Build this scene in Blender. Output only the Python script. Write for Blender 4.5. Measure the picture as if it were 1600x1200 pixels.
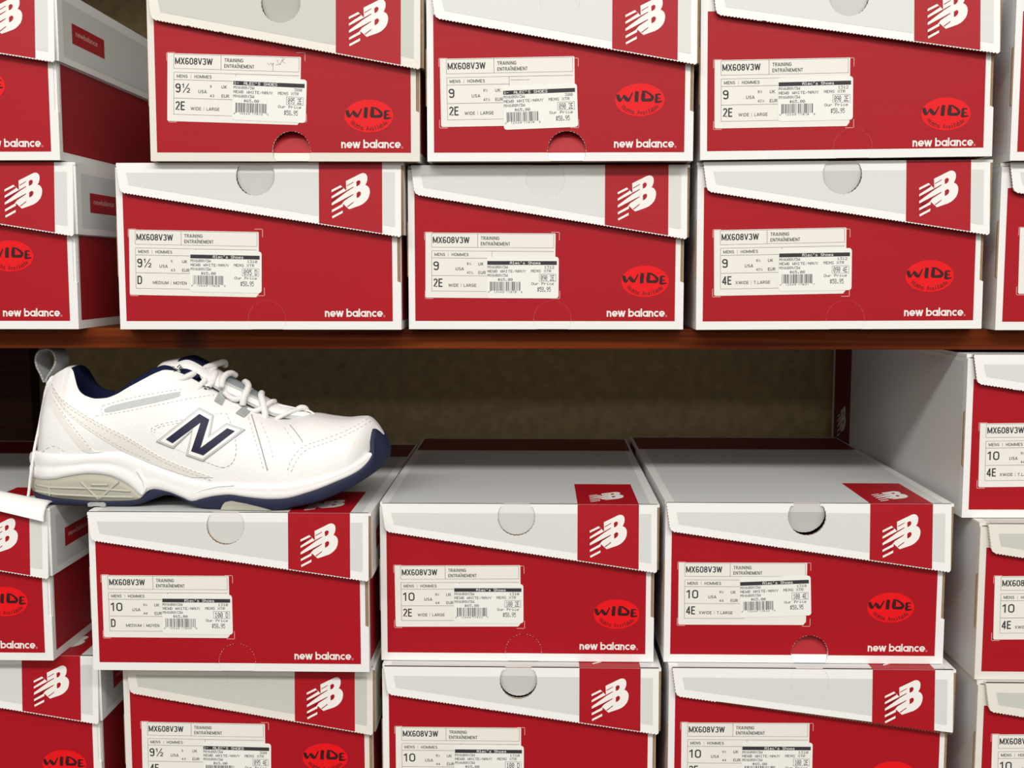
import bpy, bmesh, math, random
from mathutils import Vector, Matrix
from mathutils.geometry import tessellate_polygon

for _o in list(bpy.data.objects):
    bpy.data.objects.remove(_o)
SC = bpy.context.scene
COL = SC.collection
PI = math.pi
rnd = random.Random(7)

# ---------------------------------------------------------------- camera
EYE = 1.35                                   # eye height above the shop floor
STAND = 0.866                                # camera to the plane of the box fronts
FPX, VPX, VPY = 1800.0, 841.0, 420.0         # focal length in pixels, vanishing point of the depth lines
PITCH = math.atan((600 - VPY) / FPX)
YAW = math.atan((VPX - 800) / FPX * math.cos(PITCH))
cam_d = bpy.data.cameras.new('camera')
cam_d.sensor_width = 36.0
cam_d.lens = 36.0 * FPX / 1600.0
cam_d.clip_start = 0.02
cam = bpy.data.objects.new('camera', cam_d)
COL.objects.link(cam)
cam.location = (0, -STAND, EYE)
cam.rotation_euler = (PI / 2 - PITCH, 0, YAW)
SC.camera = cam
FWD = Vector((-math.sin(YAW) * math.cos(PITCH), math.cos(YAW) * math.cos(PITCH), -math.sin(PITCH)))
RGT = Vector((math.cos(YAW), math.sin(YAW), 0))
UPV = RGT.cross(FWD)


def at(px, py, Y):
    """world point seen at a photo pixel, on the plane y = Y"""
    d = FWD * FPX + RGT * (px - 800) + UPV * (600 - py)
    t = (Y + STAND) / d.y
    return Vector((d.x * t, Y, d.z * t + EYE))


# ---------------------------------------------------------------- light
world = bpy.data.worlds.new('shop_light')
SC.world = world
world.use_nodes = True
wn = world.node_tree
wn.nodes.clear()
w_out = wn.nodes.new('ShaderNodeOutputWorld')
w_bg = wn.nodes.new('ShaderNodeBackground')
w_tc = wn.nodes.new('ShaderNodeTexCoord')
w_sep = wn.nodes.new('ShaderNodeSeparateXYZ')
w_ramp = wn.nodes.new('ShaderNodeValToRGB')
w_map = wn.nodes.new('ShaderNodeMapRange')
wn.links.new(w_tc.outputs['Generated'], w_sep.inputs[0])
w_map.inputs['From Min'].default_value = -1
w_map.inputs['From Max'].default_value = 1
wn.links.new(w_sep.outputs['Z'], w_map.inputs['Value'])
wn.links.new(w_map.outputs[0], w_ramp.inputs[0])
cr = w_ramp.color_ramp
cr.elements[0].position = 0.25
cr.elements[0].color = (0.10, 0.09, 0.08, 1)
cr.elements[1].position = 0.75
cr.elements[1].color = (1.25, 1.2, 1.12, 1)
wn.links.new(w_ramp.outputs[0], w_bg.inputs['Color'])
w_bg.inputs['Strength'].default_value = 0.72
wn.links.new(w_bg.outputs[0], w_out.inputs['Surface'])


def area(name, loc, aim, sx, sy, power, col=(1, 0.968, 0.93)):
    l = bpy.data.lights.new(name, 'AREA')
    l.shape = 'RECTANGLE'
    l.size, l.size_y = sx, sy
    l.energy = power
    l.color = col
    o = bpy.data.objects.new(name, l)
    COL.objects.link(o)
    o.location = loc
    o.rotation_euler = (Vector(aim) - Vector(loc)).to_track_quat('-Z', 'Y').to_euler()
    return o


area('ceiling_light', (0.05, -2.75, EYE + 2.15), (0, 0, EYE - 0.15), 6.0, 0.36, 205)
area('ceiling_light', (0.2, -6.2, EYE + 2.15), (0, 0, EYE - 0.1), 7.0, 0.4, 75)
area('ceiling_light', (0.0, -9.6, EYE + 2.15), (0, 0, EYE - 0.1), 7.0, 0.4, 85)

SC.view_settings.view_transform = 'Standard'
SC.view_settings.look = 'None'
SC.view_settings.gamma = 1.0
SC.view_settings.use_curve_mapping = False
SC.view_settings.exposure = -0.55


# ---------------------------------------------------------------- materials
def mat(name, col, rough=0.5, spec=0.4, bump=0.0, bscale=(60, 60, 60), var=0.0, vscale=(8, 8, 8), detail=3.0):
    m = bpy.data.materials.new(name)
    m.use_nodes = True
    nt = m.node_tree
    b = nt.nodes['Principled BSDF']
    b.inputs['Base Color'].default_value = (*col, 1)
    b.inputs['Roughness'].default_value = rough
    b.inputs['Specular IOR Level'].default_value = spec
    tc = nt.nodes.new('ShaderNodeTexCoord')
    if var > 0:
        mp = nt.nodes.new('ShaderNodeMapping')
        mp.inputs['Scale'].default_value = vscale
        nz = nt.nodes.new('ShaderNodeTexNoise')
        nz.inputs['Scale'].default_value = 1.0
        nz.inputs['Detail'].default_value = detail
        mx = nt.nodes.new('ShaderNodeMix')
        mx.data_type = 'RGBA'
        mx.inputs[6].default_value = (*[c * (1 - var) for c in col], 1)
        mx.inputs[7].default_value = (*[min(1, c * (1 + var)) for c in col], 1)
        nt.links.new(tc.outputs['Object'], mp.inputs[0])
        nt.links.new(mp.outputs[0], nz.inputs['Vector'])
        nt.links.new(nz.outputs[0], mx.inputs[0])
        nt.links.new(mx.outputs[2], b.inputs['Base Color'])
    if bump > 0:
        mp2 = nt.nodes.new('ShaderNodeMapping')
        mp2.inputs['Scale'].default_value = bscale
        nz2 = nt.nodes.new('ShaderNodeTexNoise')
        nz2.inputs['Scale'].default_value = 1.0
        nz2.inputs['Detail'].default_value = 2.0
        bp = nt.nodes.new('ShaderNodeBump')
        bp.inputs['Strength'].default_value = bump
        bp.inputs['Distance'].default_value = 0.001
        nt.links.new(tc.outputs['Object'], mp2.inputs[0])
        nt.links.new(mp2.outputs[0], nz2.inputs['Vector'])
        nt.links.new(nz2.outputs[0], bp.inputs['Height'])
        nt.links.new(bp.outputs[0], b.inputs['Normal'])
    return m


FL = dict(bump=0.06, bscale=(6, 6, 420))          # faint fluting of corrugated board under coated paper
M = dict(
    white=mat('white_coated_board', (0.80, 0.795, 0.78), 0.42, 0.45, **FL),
    aged=mat('yellowed_white_board', (0.72, 0.695, 0.63), 0.45, 0.4, **FL),
    grey=mat('pale_grey_print', (0.62, 0.635, 0.62), 0.42, 0.45, **FL),
    greyold=mat('warm_grey_print', (0.52, 0.525, 0.48), 0.45, 0.4, **FL),
    red=mat('red_print', (0.365, 0.0045, 0.0120), 0.45, 0.24, var=0.06, **FL),
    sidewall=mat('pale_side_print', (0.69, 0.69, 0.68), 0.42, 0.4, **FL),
    maroon=mat('maroon_print', (0.15, 0.007, 0.012), 0.42, 0.3, **FL),
    shadered=mat('shaded_red_print', (0.29, 0.006, 0.011), 0.42, 0.3, **FL),  # same red as the fronts, side wall's shade mixed into the colour
    kraft=mat('raw_kraft_board', (0.30, 0.20, 0.115), 0.9, 0.1, var=0.25, vscale=(200, 200, 200)),
    logo=mat('white_print', (0.80, 0.775, 0.74), 0.45, 0.4),
    paper=mat('sticker_paper', (0.77, 0.755, 0.70), 0.55, 0.3),
    price=mat('price_paper', (0.80, 0.795, 0.75), 0.5, 0.3),
    ink=mat('black_ink', (0.035, 0.034, 0.036), 0.6, 0.3),
    dots=mat('thermal_ink', (0.05, 0.045, 0.05), 0.6, 0.3),
    bars=mat('barcode_ink', (0.14, 0.14, 0.145), 0.6, 0.3),
    line=mat('thin_rule_ink', (0.16, 0.155, 0.15), 0.6, 0.3),
    pencil=mat('pencil', (0.22, 0.21, 0.2), 0.6, 0.3),
    pinkline=mat('corner_mark_print', (0.72, 0.42, 0.40), 0.5, 0.3),
    oval=mat('scarlet_sticker', (0.74, 0.006, 0.010), 0.45, 0.22),
    ovalink=mat('sticker_black_ink', (0.035, 0.004, 0.005), 0.5, 0.3),
    tag=mat('dark_red_tag', (0.36, 0.007, 0.012), 0.4, 0.4),
)


def wood(name, c0, c1, knots=()):
    m = bpy.data.materials.new(name)
    m.use_nodes = True
    nt = m.node_tree
    b = nt.nodes['Principled BSDF']
    b.inputs['Roughness'].default_value = 0.5
    b.inputs['Specular IOR Level'].default_value = 0.08
    tc = nt.nodes.new('ShaderNodeTexCoord')
    mp = nt.nodes.new('ShaderNodeMapping')
    mp.inputs['Scale'].default_value = (3.0, 30, 160)
    nz = nt.nodes.new('ShaderNodeTexNoise')
    nz.inputs['Scale'].default_value = 1.0
    nz.inputs['Detail'].default_value = 5
    nz.inputs['Distortion'].default_value = 0.6
    rp = nt.nodes.new('ShaderNodeValToRGB')
    rp.color_ramp.elements[0].position = 0.3
    rp.color_ramp.elements[0].color = (*c0, 1)
    rp.color_ramp.elements[1].position = 0.72
    rp.color_ramp.elements[1].color = (*c1, 1)
    nt.links.new(tc.outputs['Object'], mp.inputs[0])
    nt.links.new(mp.outputs[0], nz.inputs['Vector'])
    nt.links.new(nz.outputs[0], rp.inputs[0])
    col = rp.outputs[0]
    for (p, r) in knots:                                          # dark smudges of old stain
        vd = nt.nodes.new('ShaderNodeVectorMath')
        vd.operation = 'DISTANCE'
        ms = nt.nodes.new('ShaderNodeMapping')
        ms.inputs['Scale'].default_value = (1, 1, 0.55)
        vd.inputs[1].default_value = p
        nt.links.new(tc.outputs['Object'], ms.inputs[0])
        nt.links.new(ms.outputs[0], vd.inputs[0])
        mr = nt.nodes.new('ShaderNodeMapRange')
        mr.inputs['From Min'].default_value = r * 0.45
        mr.inputs['From Max'].default_value = r
        nt.links.new(vd.outputs['Value'], mr.inputs['Value'])
        mx = nt.nodes.new('ShaderNodeMix')
        mx.data_type = 'RGBA'
        mx.inputs[6].default_value = (0.012, 0.006, 0.006, 1)
        nt.links.new(mr.outputs[0], mx.inputs[0])
        nt.links.new(col, mx.inputs[7])
        col = mx.outputs[2]
    nt.links.new(col, b.inputs['Base Color'])
    return m


# ---------------------------------------------------------------- mesh helpers
class MB:
    """collects faces with materials and links them as ONE mesh object"""

    def __init__(self):
        self.v, self.f, self.m, self.s, self.mats = [], [], [], [], []

    def mi(self, m):
        if m not in self.mats:
            self.mats.append(m)
        return self.mats.index(m)

    def face(self, pts, m, smooth=False):
        b = len(self.v)
        self.v.extend([tuple(p) for p in pts])
        self.f.append(tuple(range(b, b + len(pts))))
        self.m.append(self.mi(m))
        self.s.append(smooth)

    def mesh(self, verts, faces, m, smooth=False):
        b = len(self.v)
        self.v.extend([tuple(p) for p in verts])
        k = self.mi(m)
        for f in faces:
            self.f.append(tuple(b + i for i in f))
            self.m.append(k)
            self.s.append(smooth)

    def flat(self, loops, fr, w, m):
        """flat print: outline (+ holes) in a face frame, at height w"""
        lp = [[Vector((p[0], p[1], 0)) for p in l] for l in loops]
        pts = [p for l in lp for p in l]
        tris = tessellate_polygon(lp)
        vs = [fr(p.x, p.y, w) for p in pts]
        fs = []
        for t in tris:
            a, b, c = (pts[i] for i in t)
            fs.append(t if (b - a).cross(c - a).z > 0 else (t[0], t[2], t[1]))
        self.mesh(vs, fs, m)

    def slab(self, outline, fr, w0, w1, m, medge=None, mback=None):
        if sum(p[0] * q[1] - q[0] * p[1] for p, q in zip(outline, outline[1:] + outline[:1])) < 0:
            outline = outline[::-1]
        self.flat([outline], fr, w1, m)
        n = len(outline)
        tris = tessellate_polygon([[Vector((p[0], p[1], 0)) for p in outline]])
        vs = [fr(p[0], p[1], w0) for p in outline]
        fs = []
        for t in tris:
            a, b, c = (Vector(outline[i]) for i in t)
            cz = (b - a).cross(c - a) if False else (b.x - a.x) * (c.y - a.y) - (b.y - a.y) * (c.x - a.x)
            fs.append(t if cz < 0 else (t[0], t[2], t[1]))
        self.mesh(vs, fs, mback or m)
        side = [fr(p[0], p[1], w1) for p in outline] + [fr(p[0], p[1], w0) for p in outline]
        self.mesh(side, [(i, n + i, n + (i + 1) % n, (i + 1) % n) for i in range(n)], medge or m)

    def rect(self, u0, v0, u1, v1, fr, w, m):
        self.face([fr(u0, v0, w), fr(u1, v0, w), fr(u1, v1, w), fr(u0, v1, w)], m)

    def frame_rect(self, u0, v0, u1, v1, t, fr, w, m):
        self.rect(u0, v0, u1, v0 + t, fr, w, m)
        self.rect(u0, v1 - t, u1, v1, fr, w, m)
        self.rect(u0, v0 + t, u0 + t, v1 - t, fr, w, m)
        self.rect(u1 - t, v0 + t, u1, v1 - t, fr, w, m)

    def stroke(self, pts, ws, fr, w, m):
        """pen stroke along a polyline with a width per point"""
        pts = [Vector(p) for p in pts]
        if not isinstance(ws, (list, tuple)):
            ws = [ws] * len(pts)
        L, R = [], []
        for i, p in enumerate(pts):
            a = pts[max(0, i - 1)]
            b = pts[min(len(pts) - 1, i + 1)]
            d = (b - a).normalized()
            n = Vector((-d.y, d.x)) * ws[i] / 2
            if 0 < i < len(pts) - 1:
                d1 = (pts[i] - pts[i - 1]).normalized()
                c = max(0.5, n.normalized().dot(Vector((-d1.y, d1.x))))
                n = n / c
            L.append(p + n)
            R.append(p - n)
        vs = [fr(p.x, p.y, w) for p in L] + [fr(p.x, p.y, w) for p in R]
        n = len(pts)
        self.mesh(vs, [(n + i, n + i + 1, i + 1, i) for i in range(n - 1)], m)

    def tube(self, pts, r, m, seg=8, caps=True):
        pts = [Vector(p) for p in pts]
        n = len(pts)
        rs = r if isinstance(r, (list, tuple)) else [r] * n
        vs = []
        up = Vector((0, 0, 1))
        side = None
        for i, p in enumerate(pts):
            d = (pts[min(n - 1, i + 1)] - pts[max(0, i - 1)]).normalized()
            if side is None:
                side = d.cross(up if abs(d.z) < 0.9 else Vector((0, 1, 0))).normalized()
            else:
                side = (side - d * side.dot(d)).normalized()
            o = d.cross(side)
            for k in range(seg):
                a = 2 * PI * k / seg
                vs.append(p + (side * math.cos(a) + o * math.sin(a)) * rs[i])
        fs = [(i * seg + k, i * seg + (k + 1) % seg, (i + 1) * seg + (k + 1) % seg, (i + 1) * seg + k)
              for i in range(n - 1) for k in range(seg)]
        if caps:
            fs.append(tuple(range(seg))[::-1])
            fs.append(tuple((n - 1) * seg + k for k in range(seg)))
        self.mesh(vs, fs, m, True)

    def build(self, name, parent=None, loc=None):
        me = bpy.data.meshes.new(name)
        me.from_pydata(self.v, [], self.f)
        for m in self.mats:
            me.materials.append(m)
        me.polygons.foreach_set('material_index', self.m)
        me.polygons.foreach_set('use_smooth', self.s)
        me.update()
        o = bpy.data.objects.new(name, me)
        COL.objects.link(o)
        if parent:
            o.parent = parent
        if loc is not None:
            o.location = loc
        return o


def thing(name, label, cat, loc=(0, 0, 0), rot=(0, 0, 0), group=None):
    o = bpy.data.objects.new(name, None)
    o.empty_display_size = 0.05
    COL.objects.link(o)
    o.location, o.rotation_euler = loc, rot
    return tag(o, label, cat, group)


def tag(o, label, cat, group=None):
    o['label'], o['category'] = label, cat
    if group:
        o['group'] = group
    return o


def zig(p0, p1, pitch=2.3, amp=0.75):
    """serrated edge from p0 to p1 (teeth to the right of the direction of travel)"""
    p0, p1 = Vector(p0), Vector(p1)
    d = p1 - p0
    n = max(1, round(d.length / pitch))
    nn = Vector((d.y, -d.x)).normalized() * amp
    out = []
    for i in range(n):
        out.append(tuple(p0 + d * (i / n)))
        out.append(tuple(p0 + d * ((i + 0.5) / n) + nn))
    out.append(tuple(p1))
    return out


def arc(cx, cy, r, a0, a1, n=40, teeth=0.0):
    out = []
    for i in range(n + 1):
        a = a0 + (a1 - a0) * i / n
        rr = r + (teeth if i % 2 else 0)
        out.append((cx + rr * math.cos(a), cy + rr * math.sin(a)))
    return out


# ---------------------------------------------------------------- lettering
_tx = {}


def text_tris(s):
    """outline lettering, scaled to cap height 1, starting at x = 0"""
    if s not in _tx:
        c = bpy.data.curves.new('lettering', 'FONT')
        c.body = s
        c.resolution_u = 3
        o = bpy.data.objects.new('lettering', c)
        COL.objects.link(o)
        bpy.context.view_layer.update()
        me = o.to_mesh()
        vs = [(v.co.x, v.co.y) for v in me.vertices]
        fs = [tuple(p.vertices) for p in me.polygons]
        o.to_mesh_clear()
        bpy.data.objects.remove(o)
        bpy.data.curves.remove(c)
        x0 = min(v[0] for v in vs)
        x1 = max(v[0] for v in vs)
        _tx[s] = ([((v[0] - x0), v[1]) for v in vs], fs, x1 - x0)
    return _tx[s]


CAP = 0.729


def _q(cx, cy, rx, ry, a0, a1, n=7):
    return [(cx + rx * math.cos(math.radians(a0 + (a1 - a0) * i / n)), cy + ry * math.sin(math.radians(a0 + (a1 - a0) * i / n))) for i in range(n + 1)]


def _ov(x0, x1, y0, y1):       # condensed round letter: straight sides, round ends
    r = (x1 - x0) / 2
    return _q((x0 + x1) / 2, y1 - r, r, r, 0, 180) + _q((x0 + x1) / 2, y0 + r, r, r, 180, 360) + [(x1, y1 - r)]


# condensed sans serif capitals and figures as pen strokes: width, list of strokes (cap height 1)
GL = {
    'M': (.74, [[(.07, 0), (.07, 1)], [(.07, .97), (.37, .1)], [(.37, .1), (.67, .97)], [(.67, 0), (.67, 1)]]),
    'X': (.58, [[(.05, 0), (.53, 1)], [(.05, 1), (.53, 0)]]), 'V': (.58, [[(.05, 1), (.29, .03)], [(.29, .03), (.53, 1)]]),
    'W': (.84, [[(.05, 1), (.23, .03)], [(.23, .03), (.42, .95)], [(.42, .95), (.61, .03)], [(.61, .03), (.79, 1)]]),
    '0': (.54, [_ov(.07, .47, .07, .93)]), 'O': (.58, [_ov(.07, .51, .07, .93)]),
    '8': (.54, [_q(.27, .73, .18, .20, -90, 270, 14), _q(.27, .29, .20, .22, 90, 450, 14)]),
    '6': (.54, [_q(.27, .29, .20, .22, 90, 450, 14), [(.07, .29), (.08, .62)] + _q(.27, .74, .19, .19, 180, 20)]),
    '9': (.54, [_q(.27, .71, .20, .22, 90, 450, 14), [(.47, .71), (.46, .38)] + _q(.27, .26, .19, .19, 0, -160)]),
    '3': (.54, [_q(.26, .73, .19, .20, 160, -90, 10), _q(.26, .29, .21, .22, 90, -160, 10)]),
    '5': (.54, [[(.45, .93), (.11, .93), (.09, .52)], _q(.26, .32, .20, .25, 130, -150, 10)]),
    '2': (.54, [_q(.27, .73, .19, .20, 170, -20, 8) + [(.08, .07), (.48, .07)]]),
    '4': (.56, [[(.38, 0), (.38, 1)], [(.40, .97), (.06, .30)], [(.03, .27), (.53, .27)]]),
    '1': (.40, [[(.26, 0), (.26, 1)], [(.27, .95), (.05, .74)]]),
    '7': (.5, [[(.04, .93), (.46, .93), (.18, 0)]]),
    'T': (.52, [[(.02, .93), (.50, .93)], [(.26, 0), (.26, .95)]]),
    'R': (.58, [[(.07, 0), (.07, 1)], [(.07, .93), (.30, .93)] + _q(.30, .71, .20, .22, 80, -90, 8) + [(.07, .49)], [(.28, .49), (.52, 0)]]),
    'A': (.58, [[(.03, 0), (.29, 1)], [(.29, 1), (.55, 0)], [(.12, .28), (.46, .28)]]),
    'I': (.20, [[(.10, 0), (.10, 1)]]),
    'Î': (.26, [[(.13, 0), (.13, 1)], [(.0, 1.08), (.13, 1.24), (.26, 1.08)]]),
    'N': (.60, [[(.07, 0), (.07, 1)], [(.07, .97), (.53, .03)], [(.53, 0), (.53, 1)]]),
    'G': (.58, [_q(.29, .71, .22, .22, 20, 180) + _q(.29, .29, .22, .22, 180, 360) + [(.51, .46), (.30, .46)]]),
    'E': (.50, [[(.07, 0), (.07, 1)], [(.07, .93), (.48, .93)], [(.07, .51), (.44, .51)], [(.07, .07), (.48, .07)]]),
    'L': (.46, [[(.07, 0), (.07, 1)], [(.07, .07), (.45, .07)]]),
    'H': (.58, [[(.07, 0), (.07, 1)], [(.51, 0), (.51, 1)], [(.07, .51), (.51, .51)]]),
    'S': (.54, [_q(.27, .73, .19, .20, 20, 270, 8) + _q(.27, .29, .20, .22, 90, -160, 8)]),
    'U': (.58, [[(.07, 1), (.07, .29)] + _q(.29, .29, .22, .22, 180, 360) + [(.51, 1)]]),
    'K': (.56, [[(.07, 0), (.07, 1)], [(.08, .38), (.50, 1)], [(.21, .56), (.53, 0)]]),
    'D': (.58, [[(.07, 0), (.07, 1)], [(.07, .93), (.28, .93)] + _q(.28, .71, .23, .22, 90, 0) + _q(.28, .29, .23, .22, 0, -90) + [(.07, .07)]]),
    'Y': (.56, [[(.04, 1), (.28, .46)], [(.28, .46), (.52, 1)], [(.28, 0), (.28, .48)]]),
    '.': (.20, [[(.10, 0), (.10, .15)]]),
    '½': (.86, [[(.18, .52), (.18, 1)], [(.18, .96), (.05, .84)], [(.14, 0), (.70, 1)], _q(.66, .37, .12, .13, 170, -30, 6) + [(.53, .05), (.82, .05)]]),
}


def text(mb, s, u, v, h, wid, fr, w, m, wt=0.15):
    """lettering with its baseline at (u, v), cap height h, fitted to width wid"""
    if any(ch not in GL for ch in s):
        vs, fs, W = text_tris(s)
        kx, ky = wid / W, h / CAP
        mb.mesh([fr(u + a * kx, v + b * ky, w) for a, b in vs], fs, m)
        return
    W = sum(GL[ch][0] + .09 for ch in s) - .09
    k = wid / W
    x = 0.0
    i = 0
    for ch in s:
        gw, sts = GL[ch]
        t = wt * h * (0.62 if ch == '½' else 1)
        for st in sts:
            mb.stroke([(u + (x + a) * k, v + b * h) for a, b in st], t, fr, w + 0.003 * (i % 9), m)
            i += 1
        x += gw + .09


DOT = {k: [int(x, 16) for x in s.split()] for k, s in {
    'A': 'e 11 11 1f 11 11 11', 'B': '1e 11 11 1e 11 11 1e', 'C': 'e 11 10 10 10 11 e', 'D': '1e 11 11 11 11 11 1e',
    'E': '1f 10 10 1e 10 10 1f', 'H': '11 11 11 1f 11 11 11', 'I': 'e 4 4 4 4 4 e', 'L': '10 10 10 10 10 10 1f',
    'M': '11 1b 15 15 11 11 11', 'N': '11 19 15 15 13 11 11', 'O': 'e 11 11 11 11 11 e', 'P': '1e 11 11 1e 10 10 10',
    'R': '1e 11 11 1e 14 12 11', 'S': 'f 10 10 e 1 1 1e', 'T': '1f 4 4 4 4 4 4', 'V': '11 11 11 11 11 a 4',
    'W': '11 11 11 15 15 1b 11', 'X': '11 11 a 4 a 11 11', 'Y': '11 11 a 4 4 4 4', '0': 'e 11 13 15 19 11 e',
    '1': '4 c 4 4 4 4 e', '2': 'e 11 1 2 4 8 1f', '3': '1f 2 4 2 1 11 e', '4': '2 6 a 12 1f 2 2', '5': '1f 10 1e 1 1 11 e',
    '6': '6 8 10 1e 11 11 e', '7': '1f 1 2 4 8 8 8', '8': 'e 11 11 e 11 11 e', '9': 'e 11 11 f 1 2 c',
    '$': '4 f 14 e 5 1e 4', '.': '0 0 0 0 0 c c', "'": 'c 4 8 0 0 0 0', '/': '0 1 2 4 8 10 0', '-': '0 0 0 1f 0 0 0',
    'a': '0 0 e 1 f 11 f', 'c': '0 0 e 10 10 11 e', 'e': '0 0 e 11 1f 10 e', 'h': '10 10 16 19 11 11 11', 'i': '4 0 c 4 4 4 e',
    'l': 'c 4 4 4 4 4 e', 'o': '0 0 e 11 11 11 e', 'r': '0 0 16 19 10 10 10', 's': '0 0 e 10 e 1 1e', 'u': '0 0 11 11 11 13 d',
}.items()}


def dots(mb, s, u, v, h, wid, fr, w, m):
    """dot-matrix lettering of a price gun printer: baseline (u, v)"""
    n = len(s)
    px = wid / (n * 6 - 1)
    py = h / 7
    for i, ch in enumerate(s):
        g = DOT.get(ch)
        if not g:
            continue
        for r in range(7):
            c = 0
            while c < 5:
                if g[r] >> (4 - c) & 1:
                    c0 = c
                    while c < 5 and g[r] >> (4 - c) & 1:
                        c += 1
                    x0, x1 = u + (i * 6 + c0) * px, u + (i * 6 + c) * px
                    mb.rect(x0, v + (6 - r) * py, x1 + px * 0.12, v + (7 - r) * py, fr, w, m)
                else:
                    c += 1


def wordmark(mb, u, v, k, fr, w, m):
    """'new balance' in round geometric letters; k = x-height in mm, total width about 9.9 k"""
    t = 0.24

    def ring(cx, a0=0.0, a1=360.0, n=22):
        return [(u + k * (cx + 0.365 * math.cos(math.radians(a0 + (a1 - a0) * i / n))),
                 v + k * (0.5 + 0.365 * math.sin(math.radians(a0 + (a1 - a0) * i / n)))) for i in range(n + 1)]

    lay = [0]

    def st(pts):
        lay[0] += 1
        mb.stroke(pts, t * k, fr, w + 0.004 * lay[0], m)

    def P(x, y):
        return (u + k * x, v + k * y)

    def n_(x):
        st([P(x + .135, 0), P(x + .135, 1)])
        st([P(x + .135, .45), P(x + .16, .65), P(x + .25, .80), P(x + .40, .865), P(x + .56, .80), P(x + .65, .64), P(x + .665, .45), P(x + .665, 0)])
        return x + .86

    def e_(x):
        st(ring(x + .5, 0, 318))
        st([P(x + .12, .47), P(x + .99, .47)])
        return x + 1.02

    def w_(x):
        for a, b in (((.1, 1), (.36, 0)), ((.62, 1), (.36, 0)), ((.62, 1), (.88, 0)), ((1.14, 1), (.88, 0))):
            lay[0] += 1
            ww = w + 0.004 * lay[0]
            mb.face([fr(u + k * (x + b[0] - .13), v + k * b[1], ww), fr(u + k * (x + b[0] + .13), v + k * b[1], ww),
                     fr(u + k * (x + a[0] + .13), v + k * a[1], ww), fr(u + k * (x + a[0] - .13), v + k * a[1], ww)], m)
        return x + 1.28

    def b_(x):
        st([P(x + .135, 0), P(x + .135, 1.36)])
        st(ring(x + .5))
        return x + 1.0

    def a_(x):
        st(ring(x + .5))
        st([P(x + .865, 0), P(x + .865, 1)])
        return x + 1.04

    def l_(x):
        st([P(x + .135, 0), P(x + .135, 1.36)])
        return x + .31

    def c_(x):
        st(ring(x + .5, 48, 312))
        return x + .86

    x = 0.0
    for ch in 'new balance':
        if ch == ' ':
            x += .44
        else:
            x = {'n': n_, 'e': e_, 'w': w_, 'b': b_, 'a': a_, 'l': l_, 'c': c_}[ch](x)
    mb.stroke([(u + k * (x + .2 + .13 * math.cos(q * PI / 6)), v + k * (.13 + .13 * math.sin(q * PI / 6))) for q in range(13)], .05 * k, fr, w, M['pinkline'])
    return x


LOGO_P = [(248, 430), (360, 372), (430, 440), (425, 322), (600, 235), (622, 227), (645, 226), (667, 235), (682, 254), (688, 280), (686, 315), (676, 345), (662, 372),
          (682, 378), (700, 394), (714, 420), (718, 452), (712, 495), (695, 537), (665, 573), (635, 598), (600, 617), (462, 665), (388, 598), (383, 710), (258, 775), (252, 750)]
LOGO_CUT = [[(240, 458), (380, 392), (396, 412), (240, 510)],
            [(240, 536), (418, 444), (520, 388), (516, 401), (432, 454), (240, 592)],
            [(240, 620), (400, 540), (520, 476), (512, 492), (404, 562), (370, 606), (240, 676)],
            [(240, 704), (392, 628), (392, 675), (240, 754)],
            [(434, 377), (520, 328), (518, 339), (440, 386)],
            [(434, 633), (520, 570), (516, 586), (446, 640)],
            [(552, 332), (570, 316), (588, 312), (602, 322), (603, 345), (592, 366), (575, 380), (555, 387)],
            [(555, 470), (575, 452), (594, 448), (608, 460), (608, 484), (596, 506), (578, 521), (556, 530)]]


def logo(mb, u, v, wid, fr, w, mw, mr, slim=1.0):
    """the slanted two-letter emblem with speed lines; (u, v) = lower left corner"""
    k = wid / 470.0

    def q(p):
        return (u + (p[0] - 248) * k, v + (775 - p[1]) * k * slim)
    mb.flat([[q(p) for p in LOGO_P][::-1]], fr, w, mw)
    for c in LOGO_CUT:
        mb.flat([[q((max(p[0], 246), p[1])) for p in c][::-1]], fr, w + 8e-5, mr)


# ---------------------------------------------------------------- shoe boxes
MM = 0.001


def F_front(y0=0.0, tilt=0.0, H=0.0):
    return lambda u, v, w: Vector((u * MM, (y0 - (w + tilt * (H - v))) * MM, v * MM))


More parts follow.
